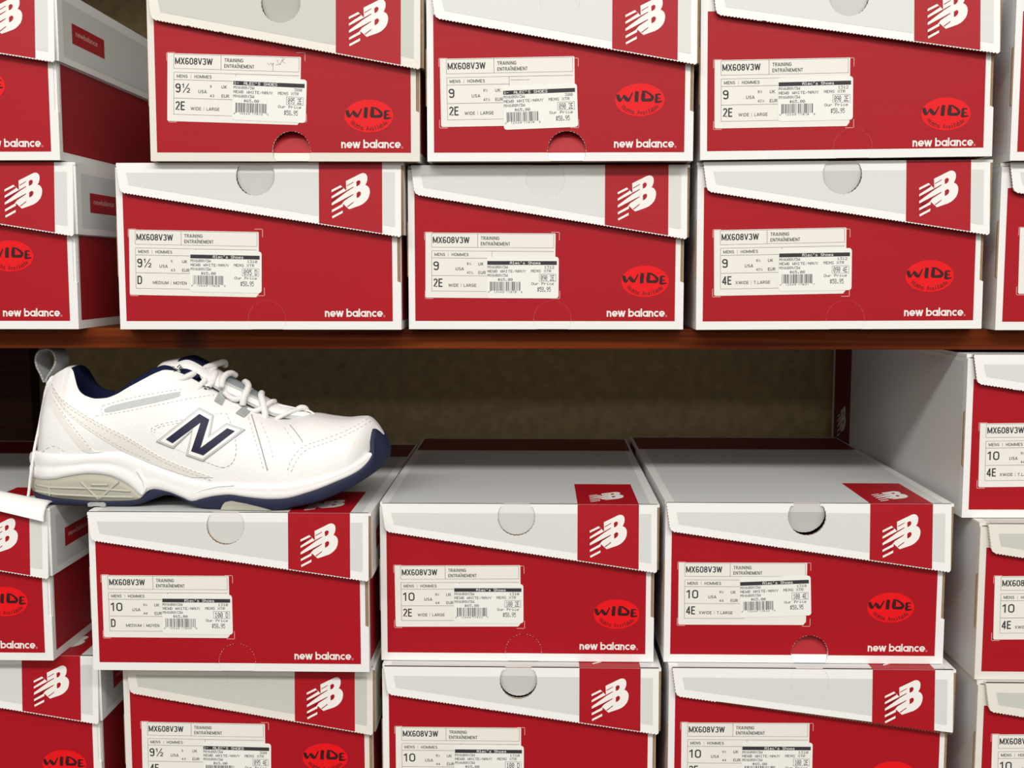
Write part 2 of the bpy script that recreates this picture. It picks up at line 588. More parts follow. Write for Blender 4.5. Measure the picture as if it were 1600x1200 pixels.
def size_label(spec, parent, W):
    """white size sticker (mm, origin its top left corner) and the shop's price sticker over it"""
    size, uk, eur, wd, wtxt = spec['size']
    u0, vtop, tilt = spec.get('lab', (9.0, 74.5, 0.0))
    ct, st = math.cos(math.radians(tilt)), math.sin(math.radians(tilt))

    def fr(u, v, w):
        return Vector(((u0 + u * ct - v * st) * MM, -(w + 0.12) * MM, (vtop + u * st + v * ct) * MM))
    k = 0.0717
    mb = MB()

    def X(x):
        return (x - 85) * k

    def Y(y):
        return -(y - 110) * k
    mb.slab([(0, 0), (97, 0), (97.5, -0.6), (97.5, -46), (95.5, -48.6), (0.8, -48.6), (0, -47.8)], fr, 0, 0.14, M['paper'])
    w = 0.2
    ink, ln = M['ink'], M['line']
    mb.frame_rect(X(148), Y(262), X(1428), Y(116), 0.24, fr, w, ln)
    mb.rect(X(630), Y(262), X(634), Y(116), fr, w, ln)
    mb.frame_rect(X(150), Y(720), X(785), Y(296), 0.24, fr, w, ln)
    mb.rect(X(785), Y(300), X(1428), Y(296), fr, w, ln)
    mb.rect(X(150), Y(374), X(785), Y(370), fr, w, ln)
    mb.rect(X(150), Y(558), X(785), Y(554), fr, w, ln)
    text(mb, 'MX608V3W', X(163), Y(218), 66 * k, 382 * k, fr, w, ink, 0.165)
    text(mb, 'TRAINING', X(665), Y(182), 36 * k, 193 * k, fr, w, ink)
    text(mb, 'ENTRAÎNEMENT', X(665), Y(240), 36 * k, 307 * k, fr, w, ink)
    text(mb, 'MENS', X(180), Y(352), 32 * k, 112 * k, fr, w, ink)
    mb.rect(X(324), Y(356), X(327), Y(318), fr, w, ln)
    text(mb, 'HOMMES', X(360), Y(352), 32 * k, 178 * k, fr, w, ink)
    sw = {'9½': 155, '9': 62, '10': 132}[size]
    text(mb, size, X(166), Y(500), 92 * k, sw * k, fr, w, ink)
    text(mb, 'USA', X(402), Y(500), 33 * k, 86 * k, fr, w, ink)
    text(mb, uk, X(520), Y(444), 27 * k, (18 if len(uk) == 1 else 44) * k, fr, w, ink)
    text(mb, eur, X(520), Y(536), 27 * k, (46 if len(eur) == 2 else 66) * k, fr, w, ink)
    text(mb, 'UK', X(640), Y(448), 32 * k, 54 * k, fr, w, ink)
    text(mb, 'EUR', X(640), Y(538), 32 * k, 78 * k, fr, w, ink)
    text(mb, wd, X(168), Y(675), 88 * k, (48 if wd == 'D' else 98) * k, fr, w, ink)
    a, b = wtxt
    xa = 328 if wd == 'D' else (326 if wd == '2E' else 305)
    wa = {'MEDIUM': 167, 'WIDE': 108, 'XWIDE': 138}[a]
    wb = {'MOYEN': 140, 'LARGE': 135, 'T.LARGE': 170}[b]
    text(mb, a, X(xa), Y(672), 32 * k, wa * k, fr, w, ink)
    mb.rect(X(xa + wa + 24), Y(676), X(xa + wa + 27), Y(636), fr, w, ln)
    text(mb, b, X(xa + wa + 52), Y(672), 32 * k, wb * k, fr, w, ink)
    if spec.get('scribble'):
        mb.stroke([(X(1105), Y(175)), (X(1118), Y(200)), (X(1135), Y(185)), (X(1140), Y(175)), (X(1150), Y(200)), (X(1165), Y(190)), (X(1172), Y(180)),
                   (X(1160), Y(178)), (X(1162), Y(262))], 0.22, fr, w, M['pencil'])
        mb.stroke([(X(1225), Y(150)), (X(1200), Y(152)), (X(1215), Y(175)), (X(1235), Y(190)), (X(1185), Y(195))], 0.22, fr, w, M['pencil'])
        mb.stroke([(X(1262), Y(120)), (X(1235), Y(195)), (X(1250), Y(155)), (X(1285), Y(125)), (X(1255), Y(158)), (X(1290), Y(180))], 0.22, fr, w, M['pencil'])
    if spec.get('fine'):
        text(mb, 'newbalance.com', X(800), Y(338), 14 * k, 190 * k, fr, w, M['line'])
    lab = mb.build('size_label', parent)
    lab['label'] = 'white size sticker printed in black'

    # price sticker
    du, dv, pt = spec.get('tag', (0, 0, 0))
    p0 = Vector((X(722) + du, Y(312) + dv))
    cp, sp = math.cos(math.radians(pt)), math.sin(math.radians(pt))

    def pf(u, v, w):
        return fr(p0.x + u * cp - v * sp, p0.y + u * sp + v * cp, w + 0.22)
    pb = MB()
    PW, PH, r = 54.0, 31.0, 2.2
    pb.slab(arc(r, -r, r, PI, PI / 2, 5) + arc(PW - r, -r, r, PI / 2, 0, 5) + arc(PW - r, -PH + r, r, 0, -PI / 2, 5) + arc(r, -PH + r, r, -PI / 2, -PI, 5),
            pf, 0, 0.12, M['price'])

    def A(x):
        return (x - 722) * k

    def B(y):
        return -(y - 318) * k
    w = 0.17
    d = M['dots']
    pb.rect(A(728), B(402), A(1455), B(362), pf, w, M['ink'])
    if spec['old']:
        dots(pb, "1-", A(735), B(396), 28 * k, 46 * k, pf, w + .05, M['price'])
        dots(pb, "ALEC'S SHOES", A(835), B(396), 28 * k, 340 * k, pf, w + .05, M['price'])
    else:
        dots(pb, "Alec's Shoes", A(965), B(396), 29 * k, 320 * k, pf, w + .05, M['price'])
    dots(pb, 'MX608V3W', A(730), B(440), 29 * k, 212 * k, pf, w, d)
    c = spec['code']
    dots(pb, c, A(1428 - 26 * len(c)), B(440), 29 * k, 26 * len(c) * k, pf, w, d)
    dots(pb, 'NEWB WHITE/NAVY', A(730), B(483), 29 * k, 400 * k, pf, w, d)
    dots(pb, 'MENS XTR', A(1185), B(480), 29 * k, 212 * k, pf, w, d)
    dots(pb, 'MX608V3W', A(730), B(526), 29 * k, 212 * k, pf, w, d)
    dots(pb, '$65.00', A(838), B(570), 29 * k, 155 * k, pf, w, d)
    pb.frame_rect(A(1272), B(576), A(1446), B(496), 0.22, pf, w, d)
    dots(pb, spec['num'], A(1288), B(566), 58 * k, 140 * k, pf, w, d)
    dots(pb, 'Our Price', A(1190), B(612), 29 * k, 235 * k, pf, w, d)
    dots(pb, '$58.95', A(1252), B(682), 50 * k, 140 * k, pf, w, d)
    rb = random.Random(spec['bar'])
    x = 755.0
    while x < 1075:
        bw = rb.choice((4, 4, 7, 10, 13))
        pb.rect(A(x), B(672 if not (x < 765 or x > 1062 or 905 < x < 920) else 680), A(min(x + bw, 1080)), B(578), pf, w, M['bars'])
        x += bw + rb.choice((4, 4, 7, 10))
    s = spec['bar']
    for txt, xx in ((s[0], 735), (s[1:6], 795), (s[6:11], 925), (s[11], 1080)):
        text(pb, txt, A(xx), B(694), 19 * k, (16 if len(txt) == 1 else 110) * k, pf, w + .05, M['line'])
    po = pb.build('price_sticker', lab)
    po['label'] = 'shop price sticker with barcode, stuck over the size sticker'


def wide_sticker(parent, u, v, tilt=0.0):
    mb = MB()
    ct, st = math.cos(math.radians(tilt)), math.sin(math.radians(tilt))

    def fr(a, b, w):
        return Vector(((u + a * ct - b * st) * MM, -(w + 0.12) * MM, (v + a * st + b * ct) * MM))
    RX, RY = 17.8, 11.7
    mb.slab([(RX * math.cos(2 * PI * i / 56), RY * math.sin(2 * PI * i / 56)) for i in range(56)], fr, 0, 0.12, M['oval'])
    k = RX / 405.0

    def P(x, y):
        return ((x - 665) * k, (500 - y) * k)
    ik = M['ovalink']
    w = 0.17
    for pts, ws in (
        ([(300, 405), (318, 470), (338, 520)], [40, 50, 30]), ([(338, 518), (375, 470), (408, 420)], [26, 18, 20]),
        ([(400, 415), (435, 470), (475, 516)], [26, 52, 34]), ([(475, 515), (510, 450), (546, 378)], [30, 20, 16]),
        ([(622, 358), (612, 440), (608, 532)], [44, 50, 46]),
        ([(728, 362), (722, 430), (712, 508)], [34, 52, 44]), ([(700, 358), (770, 368), (835, 410), (870, 450), (886, 482)], [16, 22, 28, 38, 30]),
        ([(700, 500), (780, 506), (850, 502), (888, 478)], [40, 36, 42, 26]),
        ([(940, 412), (938, 480), (930, 545)], [34, 36, 38]), ([(930, 418), (975, 412), (1012, 420)], [20, 18, 14]),
        ([(940, 482), (975, 476), (1006, 482)], [18, 16, 10]), ([(925, 540), (980, 536), (1034, 528)], [26, 24, 14]),
    ):
        w += 0.004
        mb.stroke([P(*p) for p in pts], [q * k * 1.3 for q in ws], fr, w, ik)
    s = 'Widths Available'
    n = len(s)
    for i, ch in enumerate(s):
        if ch == ' ':
            continue
        a = math.radians(208 + (332 - 208) * (i + 0.5) / n)
        cx, cy = RX * 0.83 * math.cos(a), RY * 0.80 * math.sin(a)
        tx, ty = -RX * math.sin(a), RY * math.cos(a)
        l = math.hypot(tx, ty)
        tx, ty = tx / l, ty / l
        vs, fs, W = text_tris(ch)
        h = 3.4
        ww = {'i': .6, 'l': .55, 'W': 2.5, 'A': 2.1}.get(ch, 1.65)
        kx, ky = ww / W, h / CAP
        mb.mesh([fr(cx + (p * kx - ww / 2) * tx - (q * ky - h * .3) * ty, cy + (p * kx - ww / 2) * ty + (q * ky - h * .3) * tx, w) for p, q in vs], fs, ik)
    o = mb.build('width_sticker', parent)
    o['label'] = 'bright red oval sticker with black hand lettering'


def shoe_box(label, X, Yf, Z, W, H, L=338.0, yaw=0.0, roll=0.0, spec=None):
    """X = left edge of the body front (m), Yf = its depth, Z = base height; W, H, L in mm"""
    sp = dict(size=('9', '8½', '42½', '2E', ('WIDE', 'LARGE')), old=False, code='1312', num='090 2E', bar='412549178188',
              wide=True, aged=False, inset=2.0, lidpush=0.0, lowpush=0.0, gap=0.0, label=True)
    sp.update(spec or {})
    WH = M['aged'] if sp['aged'] else M['white']
    GR = M['greyold'] if sp['aged'] else M['grey']
    RD, KR = M['red'], M['kraft']
    if not sp['label']:            # the left-hand stack has printed white edges, no raw board showing
        KR = WH
    c, s = math.cos(yaw), math.sin(yaw)
    root = thing('shoe_box', label, 'shoe box', (X + W / 2 * MM * c, Yf + W / 2 * MM * s, Z), (0, -roll, yaw), 'stacked shoe boxes')
    off = Vector((-W / 2 * MM, 0, 0))

    def fit(o):
        o.location = off
        return o
    holder = root
    Wl = W + 3.0
    ins = sp['inset']
    # ------------------------------------------------ body
    mb = MB()
    fr = F_front()
    uc, rc, vc = W / 2 + 5.0, 13.9, 7.6          # thumb hole at the foot of the front
    a0 = math.asin(vc / rc)
    ucl, rl, vcl = W / 2 - 0.5, 14.2, H - 10.0   # thumb hole under the lid's top edge
    al = math.asin(10.0 / rl)
    hole = arc(uc, vc, rc, PI + a0, -a0, 44, 0.35)
    rec = arc(ucl, vcl, rl + 1.6, -(math.asin(7.0 / (rl + 1.6))) + 2 * math.asin(7.0 / (rl + 1.6)), -PI - math.asin(7.0 / (rl + 1.6)), 24)
    tL, tR = (39.0, 81.0), (35.0, H - 46)
    outline = [(0, 0)] + hole + [(W, 0), (W, tR[0]), (W - 2.6, tR[0] + 1), (W - 2.6, tR[1]), (W, tR[1]), (W, H - 3)] + rec + [(0, H - 3)]
    mb.slab(outline, fr, -2.4, 0, WH, WH, KR)

    def FL_(u, v, w):      # left wall seen from outside: u from back to front
        return Vector((-w * MM, (L - u) * MM, v * MM))

    def FR_(u, v, w):      # right wall: u from front to back
        return Vector(((W + w) * MM, u * MM, v * MM))

    def FB_(u, v, w):
        return Vector(((W - u) * MM, (L + w) * MM, v * MM))

    def FT_(u, v, w):
        return Vector((u * MM, v * MM, (H + w) * MM))
    mb.slab([(0, 0), (L - 2.6, 0), (L - 2.6, H - 2.6), (0, H - 2.6)], FL_, -2.4, 0, WH, WH, KR)
    mb.slab([(2.6, 0), (L, 0), (L, H - 3), (2.6, H - 3)], FR_, -2.4, 0, WH, WH, KR)
    mb.slab([(2.6, 0), (W - 2.6, 0), (W - 2.6, H - 3), (2.6, H - 3)], FB_, -2.4, 0, WH, WH, KR)
    mb.slab([(2.6, 2.6), (W - 2.6, 2.6), (W - 2.6, L - 2.6), (2.6, L - 2.6)], lambda u, v, w: Vector((u * MM, v * MM, w * MM)), 0, 2.4, KR)
    e = 0.1
    # prints on the body
    vr0, vr1 = 6.2, H - 18.5
    ah = math.asin((vr0 - vc) / (rc + .02))
    ring_l = arc(uc, vc, rc + .02, PI - ah, ah, 44, .35)
    mb.flat([[(4.9, vr0)] + ring_l + [(W - 6.4, vr0), (W - 6.4, vr1)] + arc(ucl, vcl, rl + 1.8, math.asin((vr1 - vcl) / (rl + 1.8)), -PI - math.asin((vr1 - vcl) / (rl + 1.8)), 24) + [(4.9, vr1)]], fr, e, RD)
    mb.rect(6, 6.5, L - 7, H - 54, FR_, e, M['shadered'])
    mb.rect(5, 6, L - 7, H - 6, FL_, e, M['sidewall'])
    mb.rect(8, 0.5, 66, H - 3, FL_, e + .05, M['maroon'])
    # the emblem on the left wall's red stripe, seen sideways
    logo(mb, 22, 12, 30, FL_, e + .12, M['logo'], M['maroon'])
    # corner marks round the size sticker
    u0, vt, tl = sp.get('lab', (9.0, 74.5, 0.0))
    vb = vt - 49.2
    for (x, y, dx, dy) in ((u0 - .9, vt + .6, 1, -1), (u0 + 100.5, vt + .4, -1, -1), (u0 - .7, vb - .3, 1, 1), (u0 + 101, vb - .3, -1, 1)):
        mb.rect(min(x, x + dx * 6.2), min(y, y + dy * .38), max(x, x + dx * 6.2), max(y, y + dy * .38), fr, e + .01, M['pinkline'])
        mb.rect(min(x, x + dx * .38), min(y, y + dy * 6.2), max(x, x + dx * .38), max(y, y + dy * 6.2), fr, e + .01, M['pinkline'])
    wordmark(mb, W - 57.5, 9.5 + sp.get('wm', 0.0), 4.5, fr, e + .02, M['logo'])
    body = fit(mb.build('body', holder))
    # corner tabs of raw board
    for nm, u_0, u_1, (v0, v1) in (('l', -0.9, 0.0, tL), ('r', W - 2.6, W - .5, tR)):
        kb = MB()
        y0, y1 = (0.9, 2.6) if nm == 'l' else (0.8, 2.3)
        pts = [(u_0, v0 + .8), (u_1, v0), (u_1, v1), (u_0, v1 - .8)]
        kb.slab(pts, F_front(), -y1, -y0, KR)
        t = kb.build('corner_tab', body)
        t['label'] = 'raw brown edge of folded board' if sp['label'] else 'narrow folded edge of white board'
    # pushed thumb tab at the foot
    tb = MB()
    pu = sp['lowpush']
    rr = rc - (.10 if pu > 1 else .045)
    a1 = math.asin((vc - .15) / rr)
    lens = arc(uc, vc, rr, PI + a1, -a1, 44, 0.35)

    def ft(u, v, w):
        return Vector((u * MM, (pu * v / 21.0 - w) * MM, v * MM))
    tb.slab(lens, ft, -2.2, -0.05, WH, KR if pu > 1 else RD, KR)
    ar = math.asin((vr0 - vc) / (rr - .01))
    tb.flat([arc(uc, vc, rr - .01, PI - ar, ar, 44, .35)], ft, 0.04, RD)
    t = tb.build('thumb_tab', body)
    t['label'] = 'round perforated push tab at the foot of the box front'

    # ------------------------------------------------ lid
    lb = MB()
    tilt = sp.get('tilt', 0.06)

    def ff(u, v, w):
        return Vector((u * MM, -(w + 0.5 + tilt * (H - v)) * MM, v * MM))
    Wf = W + 1.2
    vL, vR = H - 21.6, H - 54.6 - sp.get('dr', 0.0)

    def vbot(u):
        return vL + (vR - vL) * (u - ins - 6.0) / (Wl - ins - 6.0)
    out = [(ins, H)] + zig((ins, H - .6), (ins + 2.5, H - 19.0), 2.2, 0.55)[1:] + [(ins + 3.2, H - 20.8)] + zig((ins + 4.8, vL), (Wf - .8, vR + .3), 2.4, 0.75) \
        + [(Wf, vR + 1.2), (Wf, H)] + arc(ucl, vcl, rl, al, -PI - al, 44, 0.35)
    lb.slab(out, ff, 0, 2.3, WH, KR if not sp['aged'] else WH, KR)
    # top panel and side walls of the lid
    lb.slab([(0, 2.4), (Wl, 2.4), (Wl, L + 3), (0, L + 3)], FT_, -2.4, 0, WH)
    flare = tilt * 0.0
    lb.slab([(0, 2.4), (Wl, 2.4), (Wl, -2.8), (ins, -2.8)][::-1], FT_, -0.9, 0, WH) if False else None
    # front strip of the top, left out over the thumb hole
    au = rl * math.cos(al)
    for (p, q) in ((ins, ucl - au), (ucl + au, Wl)):
        lb.slab([(p, -2.78), (q, -2.78), (q, 2.4), (p, 2.4)], FT_, -2.2, 0, WH)
    lb.slab([(ucl - au, -1.2), (ucl + au, -1.2), (ucl + au, 2.4), (ucl - au, 2.4)], FT_, -1.0, 0, WH)

    def FRl(u, v, w):
        return Vector(((W + 1.0 + w) * MM, u * MM, v * MM))
    lb.slab([(-2.4, vR + 1.4), (L + 3, vR + 1.4), (L + 3, H - 2.4), (-2.4, H - 2.4)], FRl, 0, 2.0, WH, KR)
    lb.slab([(-3, vR + 1), (W, vR + 1), (W, H - 2.4), (-3, H - 2.4)], FB_, .6, 3, WH, KR)
    # prints on the flap
    w = 2.3 + e
    pr = Wl - 15.8
    pl = pr - 46.9
    vg = H - 7.2
    ag = math.asin((vg - vcl) / (rl + .05))
    lb.flat([[(ins + 7.2, vg), (ins + 9.2, vbot(ins + 9.2) + 5.6), (pl, vbot(pl) + 5.4), (pl, vg)] + arc(ucl, vcl, rl + .05, ag, -PI - ag, 44, .35)], ff, w, GR)
    lb.flat([[(pl, vbot(pl) + .1), (pr, vbot(pr) + .1), (pr, H - .05), (pl, H - .05)]], ff, w + .02, RD)
    lb.flat([[(pr, vbot(pr) + 6.2), (Wf - 4.6, vbot(Wf - 4.6) + 6.2), (Wf - 4.6, H - 7.2), (pr, H - 7.2)]], ff, w, GR)
    logo(lb, pl + 9.4, H - 41.0, 28.4, ff, w + .12, M['logo'], RD)
    # prints on the top: grey field, red patch at the front, red band at the back
    lb.rect(7, 0.5, Wl - 7, L - 80, FT_, e, GR)
    lb.rect(pl, -2.9, pr, 80, FT_, e + .05, RD)
    lb.rect(2, L - 80, Wl - 2, L - 2, FT_, e, M['maroon'])
    logo(lb, pl + 10, 5.5, 27.5, FT_, e + .15, M['logo'], RD, 1.25)
    # prints on the lid's right wall: grey field and a small red nameplate
    w2 = 2.0 + e
    lb.rect(7, vR + 6.5, L - 6, H - 7.5, FRl, w2, GR)
    lb.rect(23, vR + 18.5, 88, vR + 33.5, FRl, w2 + .05, M['tag'])
    text(lb, 'newbalance', 30, vR + 25.3, 4.4, 43, FRl, w2 + .12, M['pinkline'])
    lid = fit(lb.build('lid', holder))
    # thumb tab of the lid
    tb = MB()
    pu = sp['lidpush']
    rr = rl - (.12 if pu > 1 else .09)
    a1 = math.asin((10.0 - .15) / rr)

    def fl(u, v, w):
        return Vector((u * MM, -(w + 0.5 + (tilt - pu / 24.0) * (H - v)) * MM, v * MM))
    disc = arc(ucl, vcl, rr, a1, -PI - a1, 44, 0.35)
    tb.slab(disc, fl, 0.2, 2.25, WH, KR, KR)
    ag = math.asin((vg - vcl) / (rr - .03))
    tb.flat([arc(ucl, vcl, rr - .03, ag, -PI - ag, 44, .35)], fl, 2.34, GR)
    t = tb.build('thumb_tab', lid)
    t['label'] = 'round perforated push tab under the lid edge'
    if sp['label']:
        g = MB()
        n0 = len(bpy.data.objects)
        before = set(bpy.data.objects)
        size_label(sp, holder, W)
        for o in set(bpy.data.objects) - before:
            if o.name.startswith('size_label'):
                fit(o)
    if sp['wide']:
        du, dv, tt = sp.get('oval', (0, 0, 0))
        before = set(bpy.data.objects)
        wide_sticker(holder, W - 29.0 + du, 36.0 + dv, tt)
        for o in set(bpy.data.objects) - before:
            fit(o)
    return root


# ---------------------------------------------------------------- the place
wall_m = mat('olive_brown_wall', (0.40, 0.31, 0.16), 0.9, 0.1, bump=0.5, bscale=(500, 500, 500), var=0.35, vscale=(90, 90, 90), detail=6)
SHELF_Z = EYE - 0.0456
LOW_Z = EYE - 0.4290
WALL_Y = 0.392
wood_m = wood('red_stained_wood', (0.060, 0.008, 0.002), (0.200, 0.040, 0.006),
              knots=(((-0.268, -0.2, 0.0), 0.020), ((-0.240, -0.2, 0.003), 0.012), ((-0.213, -0.2, 0.004), 0.010)))
wood_d = wood('dark_stained_wood', (0.030, 0.012, 0.007), (0.070, 0.026, 0.014))


def cuboid(name, x0, y0, z0, x1, y1, z1, m, bev=0.001):
    bm = bmesh.new()
    bmesh.ops.create_cube(bm, size=1)
    cx, cy, cz = (x0 + x1) / 2, (y0 + y1) / 2, (z0 + z1) / 2
    bmesh.ops.scale(bm, vec=(x1 - x0, y1 - y0, z1 - z0), verts=bm.verts)
    if bev:
        bmesh.ops.bevel(bm, geom=bm.edges[:], offset=bev, segments=2, affect='EDGES', profile=0.5)
    me = bpy.data.meshes.new(name)
    bm.to_mesh(me)
    bm.free()
    me.materials.append(m)
    o = bpy.data.objects.new(name, me)
    COL.objects.link(o)
    o.location = (cx, cy, cz)
    return o


wb = cuboid('wall_back', -1.4, WALL_Y, 0.0, 1.4, WALL_Y + 0.05, 2.3, wall_m, 0)
wb['kind'] = 'structure'
fl = cuboid('floor', -1.4, -4.2, -0.05, 1.4, WALL_Y + 0.05, 0.0, mat('grey_brown_carpet', (0.16, 0.14, 0.12), 0.95, 0.1, bump=0.5, bscale=(300, 300, 300), var=0.2, vscale=(200, 200, 200)), 0)
fl['kind'] = 'structure'
post = cuboid('trim_1', -0.72, WALL_Y - 0.022, LOW_Z, -0.552, WALL_Y, SHELF_Z - 0.0157, wood_d)
post['kind'] = 'structure'
sh = cuboid('wooden_shelf', -1.3, 0.016, SHELF_Z - 0.0157, 1.3, WALL_Y, SHELF_Z, wood_m)
tag(sh, 'reddish brown stained wooden shelf board running across the middle, under the upper boxes', 'shelf')
sh2 = cuboid('wooden_shelf', -1.3, 0.016, LOW_Z - 0.0157, 1.3, WALL_Y, LOW_Z, wood_m)
tag(sh2, 'lower brown wooden shelf board under the bottom row of shoe boxes', 'shelf')

sh3 = cuboid('wooden_shelf', -1.3, 0.016, EYE + 0.338, 1.3, WALL_Y, EYE + 0.354, wood_m)
tag(sh3, 'upper brown wooden shelf board above the top row of shoe boxes', 'shelf')

D_ = ('MEDIUM', 'MOYEN')
E2 = ('WIDE', 'LARGE')
E4 = ('XWIDE', 'T.LARGE')
S95 = ('9½', '9', '43')
S9 = ('9', '8½', '42½')
S10 = ('10', '9½', '44')
ZS = SHELF_Z + 0.0002
ZL = LOW_Z + 0.0002
R = math.radians
# upper shelf, second row (standing on the board)
shoe_box('shoe box marked 9½ D, standing on the shelf board, no oval sticker', -0.3150, -.004, ZS, 212.5, 123.5,
         spec=dict(size=(*S95, 'D', D_), code='1310', num='095 D', bar='412549178089', wide=False, lidpush=6.0, lab=(9.0, 74.6, -1.1)))
shoe_box('shoe box marked 9 2E on the shelf board, right of the 9½ D box', -0.0976, .003, ZS, 206.6, 122.0,
         spec=dict(size=(*S9, '2E', E2), code='1312', num='090 2E', bar='412549178188', inset=3.0, lidpush=0.5, lab=(13.0, 72.4, -0.4), tag=(0.4, -3.2, 0.3)))
shoe_box('shoe box marked 9 4E on the shelf board, lid thumb tab pushed in', 0.1180, -.002, ZS + .0006, 211.5, 123.6, roll=R(0.32),
         spec=dict(size=(*S9, '4E', E4), code='1312', num='090 4E', bar='412549178317', inset=4.0, lidpush=5.5, lab=(12.5, 73.8, 0.8), tag=(2.0, -0.5, -.2), oval=(-10.5, 3, 0)))
shoe_box('shoe box at left edge on the shelf board, red side panel showing, sticker cut off', -0.5590, -.002, ZS, 211.5, 124.4,
         spec=dict(size=(*S9, '2E', E2), label=False, wide=True, oval=(-21, 19, 0)))
shoe_box('shoe box at the right edge on the shelf board, only its left end in view', 0.3404, .000, ZS, 211.0, 123.0,
         spec=dict(size=(*S9, '4E', E4), num='090 4E', bar='412549178317', inset=5.0, lab=(15.0, 75.5, 0.8), wide=True))
# top row
shoe_box('yellowed shoe box marked 9½ 2E with pencil scribble on its label, top row', -0.2847, -.014, ZS + .1238, 198.0, 122.2, roll=R(-0.2),
         spec=dict(size=(*S95, '2E', E2), old=True, code='380', num='095 2E', bar='412549178195', aged=True, lidpush=8, lowpush=7, scribble=True,
                   lab=(14.5, 77.5, -1.7), tag=(2.4, -0.8, -.8), oval=(-8, -3.5, 0), dr=2.6))
shoe_box('shoe box marked 9 2E, middle of top row, foot thumb tab pushed in', -0.0812, -.013, ZS + .1236, 193.5, 122.8, roll=R(0.0),
         spec=dict(size=(*S9, '2E', E2), old=True, code='380', num='090 2E', bar='412549178188', inset=4.0, lidpush=0.3, lowpush=6.5, fine=True,
                   lab=(9.5, 73.2, 0.9), tag=(-.6, -6.0, 1.2), oval=(-10, 7.5, 1), dr=0.6))
shoe_box('shoe box marked 9 2E, right of the top row, foot thumb tab lying flat', 0.1180, -.010, ZS + .1256, 211.0, 124.0, roll=R(0.62),
         spec=dict(size=(*S9, '2E', E2), code='1312', num='090 2E', bar='412549178188', inset=8.0, lidpush=5, lab=(10.0, 71.0, 0.3), wm=-2.0, tag=(0, 1.0, .3), oval=(-5, -5.5, -1), dr=-2.5))
shoe_box('shoe box at the top left corner, nameplate side showing, label out of view', -0.5650, -.010, ZS + .1254, 211.5, 124.5,
         spec=dict(label=False, wide=True, oval=(-27.5, 18, 0)))
shoe_box('shoe box at the top right corner, only a sliver in view', 0.3420, -.010, ZS + .1236, 211.0, 124.0,
         spec=dict(inset=8.0, lab=(20.0, 74.5, 0), wide=True))
# bottom row
shoe_box('yellowed shoe box marked 9½ in the bottom row, under the shoe', -0.3245, .002, ZL, 195.5, 120.9,
         spec=dict(size=(*S95, '4E', E4), old=True, code='380', num='095 4E', bar='412549178300', aged=True, lidpush=0.2, inset=4.0,
                   lab=(13.5, 74.5, -0.5), tag=(2.5, -1.0, -.4), oval=(-8.5, 10.5, 0), dr=-1.5))
shoe_box('shoe box in the bottom row, middle, lid thumb tab pushed in, no oval sticker', -0.1200, -.004, ZL, 212.0, 123.9,
         spec=dict(size=(*S10, 'D', D_), code='1310', num='100 D', bar='412549178096', wide=False, inset=2.0, lidpush=6.5, lab=(10.0, 74.8, 0.0), dr=-3.5))
shoe_box('shoe box in the bottom row, right of middle, lid tab flat', 0.1005, -.011, ZL, 213.0, 127.0,
         spec=dict(size=(*S10, '2E', E2), code='1310', num='100 2E', bar='412549178201', inset=2.5, lidpush=0.0, lab=(10.0, 83.0, 0.3), tag=(0.5, -1, 0), dr=-5.5, oval=(-12, 6, 0)))
shoe_box('shoe box in the bottom left corner, beneath the crumpled left box', -0.5600, .016, ZL, 210.5, 123.5,
         spec=dict(label=False, wide=True, oval=(-1, -3, 0)))
# lower shelf, upper row
shoe_box('shoe box marked 10 D, directly under the white shoe', -0.3415, -.013, ZL + .1216, 213.0, 124.2,
         spec=dict(size=(*S10, 'D', D_), code='1310', num='100 D', bar='412549178096', wide=False, inset=0.8, lidpush=3, lowpush=0.4, lab=(9.0, 74.6, 0.0), tag=(0, -.3, 0), dr=-3.0))
shoe_box('shoe box marked 10 2E, right of the box with the shoe', -0.1218, .006, ZL + .1246, 212.0, 124.8,
         spec=dict(size=(*S10, '2E', E2), code='1310', num='100 2E', bar='412549178201', inset=2.0, lidpush=3.5, lowpush=0.5, lab=(11.0, 75.4, 0.5), tag=(0, -.3, -.2), dr=-2.2, oval=(0, 2, 0)))
shoe_box('shoe box marked 10 4E with both thumb tabs pushed in, beside the empty gap', 0.0972, -.002, ZL + .1276, 213.2, 125.0,
         spec=dict(size=(*S10, '4E', E4), code='1310', num='100 4E', bar='412549178324', inset=0.6, lidpush=10, lowpush=7, lab=(10.5, 78.2, 0.2), tag=(0.6, 2.5, 2.2), fine=True, dr=-3, oval=(-12, 8, 0)))
crushed = shoe_box('shoe box under the heel of the shoe, a torn white flap over its lid', -0.5885, .000, ZL + .1242, 210.5, 121.5,
                   spec=dict(label=False, wide=True, oval=(-7, 11, 0)))
# right-hand stack on the lower shelf
shoe_box('white-sided shoe box marked 10 4E, topmost of the right-hand stack', 0.3212, .000, ZL + .2412, 211.0, 124.0, L=362.0, yaw=R(1.15),
         spec=dict(size=(*S10, '4E', E4), num='100 4E', bar='412549178324', inset=3.5, lab=(11.0, 72.0, 0.6), dr=-2))
shoe_box('shoe box marked 10 4E, second in the right-hand stack', 0.3295, -.016, ZL + .1208, 210.0, 119.8,
         spec=dict(size=(*S10, '4E', E4), num='100 4E', bar='412549178324', inset=5.0, aged=True, lab=(12.0, 79.5, 0.8), dr=-2))
shoe_box('shoe box in the bottom right corner, lowest of the right-hand stack', 0.3310, -.020, ZL, 210.0, 120.4,
         spec=dict(size=(*S10, '4E', E4), num='100 4E', bar='412549178324', inset=5.0, aged=True, lab=(12.0, 79.5, 0.8), dr=-2))
# ---------------------------------------------------------------- torn flap on the crushed left box
fb = MB()
fm = M['white']


